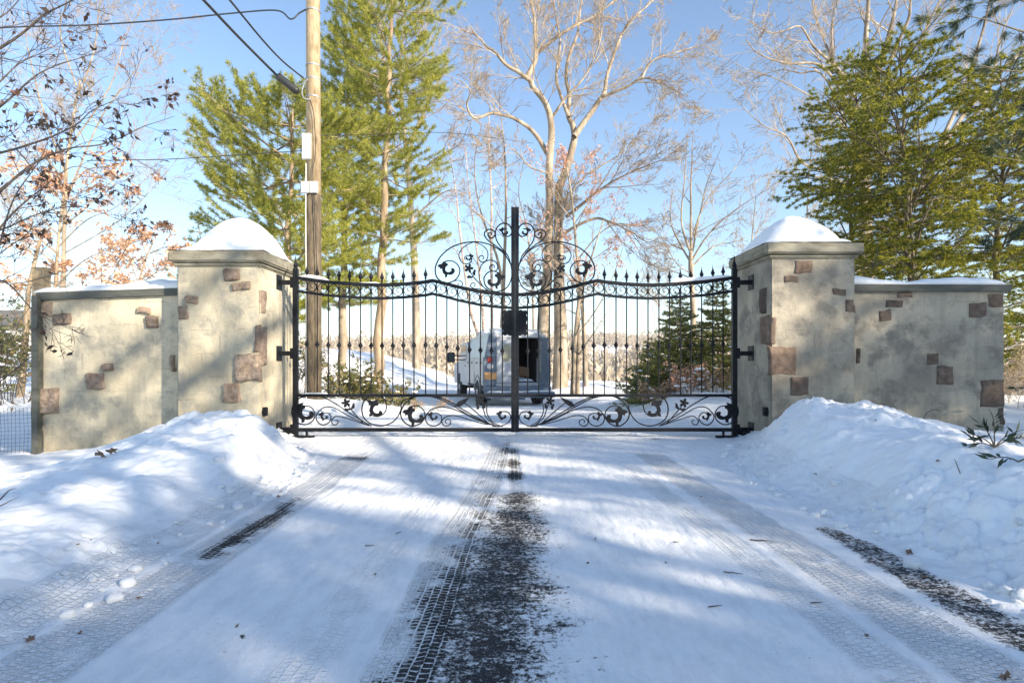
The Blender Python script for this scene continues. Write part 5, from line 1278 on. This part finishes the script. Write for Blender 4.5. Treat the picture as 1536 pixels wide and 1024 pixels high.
shrub('bright orange bush in front of the snow flecked spruce', sx(1035, 13.4), .45, .3, .62, 6, 'orange', MT['bark_hem'], .06, 3, 209, 'orange brown bushes on the right', 'twiggy_bush', .6, .3, .2, 12)
shrub('tangled brown bush low behind the right hinge post', sx(1082, 13.2), .55, .4, .62, 7, 'brush', MT['bark_hem'], .06, 3, 210, 'orange brown bushes on the right', 'twiggy_bush', .5, .3, .25, 16)
for k, (px, D, h, lab) in enumerate(((1515, 11, .95, 'tan brush at the end of the right wall'), (1560, 13, 1.3, 'tall tan brush at the right frame edge'), (1620, 12, 1.3, 'tan brush outside beyond the right wall'), (1500, 15, 1.1, 'sparse brush further behind the right wall end'))):
    shrub(lab, sx(px, D), .9, .6, h, 7, 'brush', MT['bark_twig'], .05, 2, 220+k, 'tan brush beyond the right wall', 'twiggy_bush', .3, .3, 0, 18, r=.006)
shrub('evergreen bush with snow beyond the left timber post', sx(20, 11.5), .6, .5, 1.9, 6, 'rhodo', MT['bark_dark'], .09, 4, 225, 'shrubs beyond the left wall', 'rhododendron', .4, .3, .1, 16)
shrub('leafy bush further back beyond the left timber post', sx(-20, 13), .9, .6, 2.0, 6, 'rhodo', MT['bark_dark'], .09, 4, 226, 'shrubs beyond the left wall', 'rhododendron', .4, .3, .1, 16)
# evergreen laurel sprig poking out of the right bank
for k, (px, py, D, n, lab) in enumerate(((1492, 672, 6.2, 6, 'dark green laurel sprig poking out of the right snow bank'), (1528, 694, 5.6, 2, 'lower broken laurel sprig beside the larger one'), (1545, 585, 7.2, 2, 'dark sprig entering at the right frame edge'))):
    nr = np.random.default_rng(300+k); m = MB(); c = np.array(ground_hit(px, py) if k < 2 else W(px, py, D)); D = c[1]; lv = []; ld = []
    root = empty('laurel_sprig', tuple(c), lab, 'plant', 'laurel sprigs')
    for i in range(n):
        a = R(-75+150*i/max(1, n-1)); d = np.array([math.sin(a)*-.9-.15, nr.uniform(-.4, .3), .35+.6*math.cos(a)]); d /= np.linalg.norm(d)
        L = nr.uniform(.17, .32)*(1 if k < 1 else .7); pts = [tuple(c+d*L*t+np.array([0, 0, -.12*t*t*L*3])) for t in np.linspace(0, 1, 6)]; m.tube(pts, [.005*(1-.6*t) for t in np.linspace(0, 1, 6)], 5)
        for t in np.linspace(.35, 1, 8): p = c+d*L*t+np.array([0, 0, -.12*t*t*L*3]); lv.append(p); ld.append(d)
    m.obj('stems', MT['bark_hem'], root); v, f = leaves(np.array(lv), .092, nr, droop=.15, asp=.24, Dr=np.array(ld)*.9); mesh_obj('leaves', v, f, MT['laurel'], root)
# bent dead stem against the right wall
MB().tube(smooth_path([W(1382, 645, 7.3), W(1384, 630, 7.35), W(1392, 618, 7.4), W(1402, 614, 7.4), W(1411, 616, 7.4)], 5), .005, 5).obj('dead_stem', MT['bark_hem'], label='thin bent dead stem against the right wall', cat='twig')
MB().tube(smooth_path([W(1375, 648, 7.2), W(1400, 644, 7.2), W(1422, 638, 7.3), W(1436, 642, 7.2)], 5), .004, 5).obj('dead_stem', MT['bark_hem'], label='dead stem lying on snow at the foot of the right wall', cat='twig')

# ---- litter, twigs, snow clods
def leaf_mesh(size, seed):
    rs = random.Random(seed); n = 11; o = []
    for k in range(n):
        a = 2*math.pi*k/n; r = size*(.5 if k % 2 else 1)*rs.uniform(.75, 1.1)*(1.2 if k == 0 else 1); o.append((r*math.cos(a), r*math.sin(a)*.7, size*.35*rs.uniform(-.3, 1)))
    v = [(0, 0, 0)]+o+[(a, b, c-.0025) for a, b, c in [(0, 0, 0)]+o]; f = []
    for k in range(n): j = (k+1) % n; f += [[0, 1+k, 1+j], [n+1, n+2+j, n+2+k], [1+k, n+2+k, n+2+j, 1+j]]
    return v, f
LL = [(45, 960, .030, 'brown curled leaf in the left foreground'), (421, 738, .018, 'small brown leaf under the left bank'), (418, 745, .022, 'brown leaf at the toe of the left bank'), (150, 688, .055, 'upright brown maple leaf on the left bank crest'), (168, 683, .05, 'second maple leaf stuck in the left bank crest'),
      (237, 817, .010, 'tiny dark leaf speck low on the left bank'), (116, 818, .012, 'dark speck leaf on the lower left snow'), (1223, 711, .020, 'curled leaf on the right bank slope'), (1407, 693, .024, 'dark triangular leaf high on the right bank'), (1365, 829, .040, 'large brown oak leaf on the right bank toe'),
      (1258, 804, .022, 'reddish leaf on the wet grit strip'), (1385, 866, .02, 'pale dry leaf lower on the right bank'), (1508, 1018, .03, 'brown leaf in the bottom right corner'), (1313, 632, .022, 'green leaf on top of the right bank'), (1205, 602, .012, 'speck of leaf near the right bank summit'),
      (1052, 745, .010, 'tiny leaf on the driveway near the right bank'), (364, 957, .014, 'green leaf fragment on the left driveway'), (120, 951, .013, 'small dark leaf near the left tyre track'), (208, 898, .014, 'tan leaf beside the left tyre track'), (355, 941, .012, 'tan sliver of leaf in the left driveway'),
      (882, 845, .013, 'dark leaf right of the bare asphalt'), (999, 844, .008, 'tiny dark leaf in the middle right driveway'), (650, 690, .010, 'small leaf in the sunlit driveway near the gate'), (1300, 953, .012, 'dark leaf within the right tyre track'), (563, 862, .009, 'small speck leaf on the driveway centre left')]
for k, (px, py, s_, lab) in enumerate(LL):
    p = ground_hit(px, py); v, f = leaf_mesh(s_, k); o = mesh_obj('fallen_leaf', v, f, MT['laurel'] if 'green' in lab else MT['litter'], loc=(0, 0, 0), label=lab, cat='leaf', group='fallen leaves on the snow')
    o.location = (p[0], p[1], p[2]+.004+(.03 if 'maple' in lab else 0)); o.rotation_euler = (R(75) if 'maple' in lab else R(random.uniform(-20, 20)), R(random.uniform(-20, 20)), random.uniform(0, 6))
TT = [(1015, 814, 12, 'short dark twig on the middle right driveway'), (1145, 812, 38, 'long thin twig crossing the right driveway'), (1100, 861, 28, 'fine twig below the long one'), (1073, 912, 22, 'feathery twig in the right foreground'), (1225, 906, 24, 'pale twig near the right tyre track'), (598, 800, 14, 'curved twig left of the bare asphalt'),
      (893, 809, 10, 'tiny curved twig right of the bare asphalt'), (1436, 710, 12, 'short dark twig upright on the right bank'), (940, 652, 26, 'dark twig lying just inside the gate line'), (985, 659, 18, 'second dark twig lying by the gate line'), (12, 745, 30, 'dark twig bundle at the left frame edge'), (8, 765, 34, 'lower dark twig at the left frame edge'), (555, 820, 16, 'pale stalk on the driveway left of centre')]
for px, py, w_, lab in TT:
    p = ground_hit(px, py); L = w_/F*p[1]; a = random.uniform(-.5, .5) + (1.2 if 'upright' in lab or 'curved' in lab else 0); pts = []
    for t in np.linspace(-.5, .5, 5): x = p[0]+L*t*math.cos(a); y = p[1]+L*t*math.sin(a); pts.append((x, y, gz(x, y)+.006+(.05*(t+.5) if 'bank' in lab or 'edge' in lab else 0)+.004*random.random()))
    MB().tube(pts, [.0028, .003, .0025, .002, .001] if w_ < 30 else [.004, .004, .003, .002, .001], 5).obj('twig', MT['bark_dark'], label=lab, cat='twig', group='twigs on the snow')
rc = random.Random(77)
def clod_mesh(r, seed):
    import bmesh
    bm = bmesh.new(); bmesh.ops.create_icosphere(bm, subdivisions=2, radius=r)
    nr = np.random.default_rng(seed); ph = nr.uniform(0, 9, 6)
    for v_ in bm.verts:
        d = v_.co.normalized(); k = 1+.22*math.sin(d.x*4+ph[0])*math.sin(d.y*4+ph[1])+.16*math.sin(d.z*7+ph[2]+d.x*5); v_.co = d*r*k; v_.co.z *= .7
    V = [tuple(v_.co) for v_ in bm.verts]; Fc = [[v_.index for v_ in q.verts] for q in bm.faces]; bm.free(); return V, Fc
protos = []
for k in range(170):
    left = rc.random() < .45; y = rc.uniform(2.0, 7.2)
    e = float(edgeL(y)) if left else float(edgeR(y)); q_ = abs(rc.gauss(0, .22)); x = e+(.12-q_ if left else q_-.12); r = min(.038, abs(rc.gauss(0, .016))+.008)
    if len(protos) < 8:
        V, Fc = clod_mesh(1., k); o = mesh_obj('snow_clod', V, Fc, MT['snow'], loc=(0, 0, 0), smooth=True, label='x', cat='snow clod', group='snow clods along the banks'); protos.append(o)
    else: o = rc.choice(protos).copy(); COL.objects.link(o)
    o['label'] = 'small lump of snow fallen at the foot of the '+('left' if left else 'right')+' bank'
    o['group'] = 'snow lumps at the foot of the '+('left' if left else 'right')+' bank'
    o.scale = (r, r*rc.uniform(.8, 1.3), r); o.rotation_euler = (0, 0, rc.uniform(0, 6)); o.location = (x, y, gz(x, y)+r*.25)

# ---- distance: house on the left, hills with bare woods
hx, hy = sx(10, 40); hz = gz(hx, hy)
H = empty('house', (hx-3, hy+4, hz-.5), 'grey roofed pale house far behind the left wall', 'house')
MB().box(hx-7, hx+1.2, hy, hy+8, hz-.5, 3.3).obj('wall', MT['siding'], H)
m = MB(); b = 0; m.v = [(hx-7.4, hy-.4, 3.25), (hx+1.6, hy-.4, 3.25), (hx+1.6, hy+8.4, 3.25), (hx-7.4, hy+8.4, 3.25), (hx-7.4, hy+4, 4.7), (hx+1.6, hy+4, 4.7)]; m.f = [[0, 1, 5, 4], [2, 3, 4, 5], [1, 2, 5], [0, 4, 3], [0, 3, 2, 1]]
m.obj('roof', MT['roof'], H)
for x in (-5.6, -3.4, -1.2, .3): w = MB().box(hx+x-.45, hx+x+.45, hy-.06, hy+.02, 1.3, 2.6).obj('window', MT['siding'], H); MB().box(hx+x-.36, hx+x+.36, hy-.075, hy-.062, 1.38, 2.52).obj('pane', MT['glass'], w)
# tan trunk left of the post
b = gb(25, 12); bare_tree('small tan trunked tree just left of the timber post', b, [([(28, basepix(b)[1]), (34, 560), (40, 480), (44, 430), (60, 360)], .09, .05, 12, 12)], [], dict(BARE, n=[6, 5, 4, 0], max=3, lmax=[1.2, .8, .5, .3], rmin=.004, t0=.4), MT['bark_pine'], MT['bark_twig'], 401, group='near trees at the frame edges')

nr = np.random.default_rng(55)
def woods(name, label, n, xr, yr, hr, mat, seed, keep=None, wid=.9):
    nr = np.random.default_rng(seed); Vs = []; 
    x = nr.uniform(xr[0], xr[1], n)*1.; y = nr.uniform(yr[0], yr[1], n)
    x = x*y/yr[1] if xr[1] > 300 else x
    if keep is not None: k = keep(x, y); x, y = x[k], y[k]
    z = height(x, y); h = nr.uniform(hr[0], hr[1], len(x))*(1+.5*vn(x/60., y/80., 8)+.3*vn(x/17., y/30., 9))*np.where(nr.random(len(x)) < .06, 1.35, 1)
    kk = 38; m_ = len(x)
    # each tree: an airy bundle of upright twig blades around an oval crown
    X0 = np.repeat(x, kk); Y0 = np.repeat(y, kk); Z0 = np.repeat(z, kk); Hh = np.repeat(h, kk)
    a = nr.uniform(0, 6.28, m_*kk); q = np.sqrt(nr.random(m_*kk)); u = nr.uniform(.12, 1., m_*kk); env = np.sin(np.clip(u, .05, .98)**.8*math.pi)**.6*.34*Hh
    px = X0+env*q*np.cos(a); py = Y0+env*q*np.sin(a); pz = Z0+Hh*u
    P_ = np.stack([px, py, pz], -1); d = np.stack([np.cos(a)*.5, np.sin(a)*.5, np.full(m_*kk, .9)], -1)+nr.normal(size=(m_*kk, 3))*.25
    L = Hh*nr.uniform(.10, .24, m_*kk); d = d/np.linalg.norm(d, axis=1)[:, None]; w = np.cross(d, nr.normal(size=d.shape)); w /= np.linalg.norm(w, axis=1)[:, None]; ww = (L*.17*wid)[:, None]
    V = np.stack([P_-w*ww, P_+w*ww, P_+d*L[:, None]], 1).reshape(-1, 3)
    T_ = np.stack([x, y, z], -1); tt = np.stack([T_+[-.18, 0, 0], T_+[.18, 0, 0], T_+np.stack([x*0, x*0, h*.7], -1)], 1).reshape(-1, 3)
    V = np.concatenate([V, tt]); f = np.arange(len(V)).reshape(-1, 3)
    mesh_obj(name, V, f, mat, loc=(0, (yr[0]+yr[1])/2, 0), label=label, kind='stuff')
def clear(x, y):       # open snowy fields among the woods
    n = vn(x/95., y/120., 3); fld = (y > 300) & (y < 400) & (x > 10) & (n > -.02); fld2 = (y > 470) & (y < 600) & (x > 75) & (x < 150)
    h_ = hsh(np.floor(x*7), np.floor(y*7), 5)
    return ~(fld | fld2) & ((y > 330) | (h_ < .38) | ((y > 240) & (vn(x/45., y/60., 12) > .12)))
woods('far_woods', 'brown leafless woods covering the far hillside', 12000, (-1150, 1150), (150, 1050), (8, 14), MT['far'], 3, clear, 1.6)
woods('near_thicket', 'tan leafless thicket below the far edge of the snowy yard', 300, (-60, 60), (60, 120), (2.2, 4), MT['far'], 4, lambda x, y: (y > 55+np.maximum(0, x)*0), .35)
for k, (px, D, h) in enumerate(((905, 140, 7), (925, 150, 6), (945, 135, 6.5), (880, 160, 6), (860, 120, 8), (968, 150, 8))):
    bx, by = sx(px, D); z = gz(bx, by)
    conifer('round far evergreen %s' % ['left of a gap in the valley', 'in the middle of the valley', 'right of the middle in the valley', 'behind the slender tree in the valley', 'nearest to the big trunk in the valley', 'closest to the low spruce in the valley'][k], (bx, by, z-.3), (bx, by, z+h), 'evergreen_tree', crown([(.05, h*.4), (.5, h*.3), (1, .3)]), 500+k, MT['spruce'], MT['bark_pine'], whorl=h*.07, nb=7, r0=.2, sub=.5, tuft=(7, .8, .22, .6), tilt=8, z0=.05, gap=.05, subr=.4, per=.5, group='evergreens in the valley')
for k, (px, D, w_) in enumerate(((985-30, 430, 14), (925, 470, 18))):
    bx, by = sx(px, D); z = gz(bx, by); h = empty('house', (bx, by, z), ['pale farmhouse on the far snowy hillside', 'long low barn on the far snowy hillside'][k], 'house', 'far houses')
    MB().box(bx-w_/2, bx+w_/2, by, by+9, z-1, z+4).obj('wall', MT['siding'], h)
    m = MB(); m.v = [(bx-w_/2-.4, by-.4, z+4), (bx+w_/2+.4, by-.4, z+4), (bx+w_/2+.4, by+9.4, z+4), (bx-w_/2-.4, by+9.4, z+4), (bx-w_/2-.4, by+4.5, z+6.5), (bx+w_/2+.4, by+4.5, z+6.5)]; m.f = [[0, 1, 5, 4], [2, 3, 4, 5], [1, 2, 5], [0, 4, 3], [0, 3, 2, 1]]
    m.obj('roof', MT['snow'] if k else MT['roof'], h)

# ---- unseen trees behind the camera, placed and shaped to shade the drive
SUNEL, SD = R(23), Vector((.78, -.62)).normalized()
def shade_pos(s, v): return (SD.x*s-SD.y*v*1., SD.y*s+SD.x*v*1.)
names_ = ['first', 'second', 'third', 'fourth', 'fifth', 'sixth', 'seventh', 'eighth', 'ninth', 'tenth', 'eleventh', 'twelfth', 'thirteenth', 'fourteenth', 'fifteenth']
for k, (s, v, h, w_) in enumerate(((16, -5, 10.2, 2.2), (17, -2.6, 9.6, 2.2), (16.5, -.3, 9.9, 2.3), (17, 2.0, 9.5, 2.1), (17.5, 4.3, 9.0, 2.0), (17, 6.5, 9.9, 2.0), (17.5, 8.7, 11.0, 2.3), (17, 11, 10.7, 2.3), (17.5, 13.5, 10.6, 2.4),
                               (20.5, -3.6, 10.8, 2.3), (20.5, 1.0, 10.8, 2.1), (21, 5.6, 10.6, 1.9), (21, 9.8, 12.2, 2.3), (21, 12.4, 12.0, 2.3))):
    x, y = shade_pos(s, v); z = gz(x, y)
    conifer(names_[k]+' unseen spruce in the row behind the camera shaped to shade the drive', (x, y, z-.1), (x, y, h), 'spruce_tree', crown([(.02, w_), (.6, w_*.95), (.85, w_*.62), (1, .1)]), 600+k, MT['hemlock'], MT['bark_pine'], whorl=.5, nb=7, r0=.2, sub=.36, tuft=(6, .28, .055, .6), tilt=4, z0=.03, gap=.16, subr=.5, per=.24, droop=.2, group='unseen shading spruces behind the camera')
for k, (s, v, h) in enumerate(((13, .9, 14), (14, 3.2, 15), (12.5, 5.2, 13), (14, -1.6, 14))):
    x, y = shade_pos(s, v); z = gz(x, y); o2 = []; rs = random.Random(700+k); rt = empty('bare_tree', (x, y, z-.1), names_[k]+' unseen bare tree behind the camera with limbs set for shadow streaks', 'tree', 'bare trees behind the camera')
    for z_, r_ in ((7.6, .13), (8.9, .16), (10.2, .13)): grow(o2, (x, y, z_-k*.3), vnorm((.62*.86, .78*.86, .5)), 4.6, r_, 1, dict(BARE, n=[3, 4, 3, 2, 0], max=3, lmax=[2, 1.6, 1., .6], rmin=.012, wob=.06), rs)  # leaning limbs added to throw diagonal shadow streaks on the left wall
    grow(o2, (x, y, z-.1), (0, 0, 1), h, .17, 0, dict(BARE, n=[14, 7, 4, 3, 0], max=3, lmax=[4.5, 2.2, 1.2, .8], rmin=.012, wob=.09), rs); build_wood(rt, o2, MT['bark_pale'], MT['bark_twig'])

# haze
hz_ = MB().box(-1600, 1600, -70, 1600, -60, 90).obj('haze', bpy.data.materials.new('haze_air'), kind='stuff', label='thin pale winter haze')
hm = hz_.data.materials[0]; hm.use_nodes = True; hm.node_tree.nodes.clear()
ho = hm.node_tree.nodes.new('ShaderNodeOutputMaterial'); hv = hm.node_tree.nodes.new('ShaderNodeVolumePrincipled'); hv.inputs['Density'].default_value = .0003; hv.inputs['Color'].default_value = (.92, .94, .97, 1)
hm.node_tree.links.new(hv.outputs[0], ho.inputs['Volume']); hm.cycles.homogeneous_volume = True
# ---- light, sky, camera
w = bpy.data.worlds.new('World'); SC.world = w; w.use_nodes = True; nt = w.node_tree
bg = nt.nodes['Background']; sky = nt.nodes.new('ShaderNodeTexSky'); sky.sky_type = 'NISHITA'; sky.sun_disc = False
sky.sun_elevation = SUNEL; sky.sun_rotation = math.atan2(SD.x, SD.y); sky.altitude = 100; sky.air_density = 1.0; sky.dust_density = .35; sky.ozone_density = 2.2
nt.links.new(sky.outputs[0], bg.inputs[0]); bg.inputs[1].default_value = .125
su = bpy.data.lights.new('sun', 'SUN'); su.energy = 4.4; su.angle = R(.55); su.color = (1, .89, .72)
so = bpy.data.objects.new('sun', su); COL.objects.link(so)
so.rotation_euler = Vector((-SD.x*math.cos(SUNEL), -SD.y*math.cos(SUNEL), -math.sin(SUNEL))).to_track_quat('-Z', 'Y').to_euler()
cam = bpy.data.cameras.new('camera'); co = bpy.data.objects.new('camera', cam); COL.objects.link(co); SC.camera = co
co.location = (0, 0, HC); co.rotation_euler = (R(90), 0, 0); cam.sensor_width = 36; cam.lens = F/1536*36; cam.shift_y = (HY-512)/1536; cam.clip_end = 5000; cam.clip_start = .05
vs = SC.view_settings; vs.view_transform = 'Standard'; vs.look = 'None'; vs.exposure = 1.15; vs.gamma = 1; vs.use_curve_mapping = False
SC.cycles.max_bounces = 5; SC.cycles.diffuse_bounces = 3; SC.cycles.transparent_max_bounces = 4
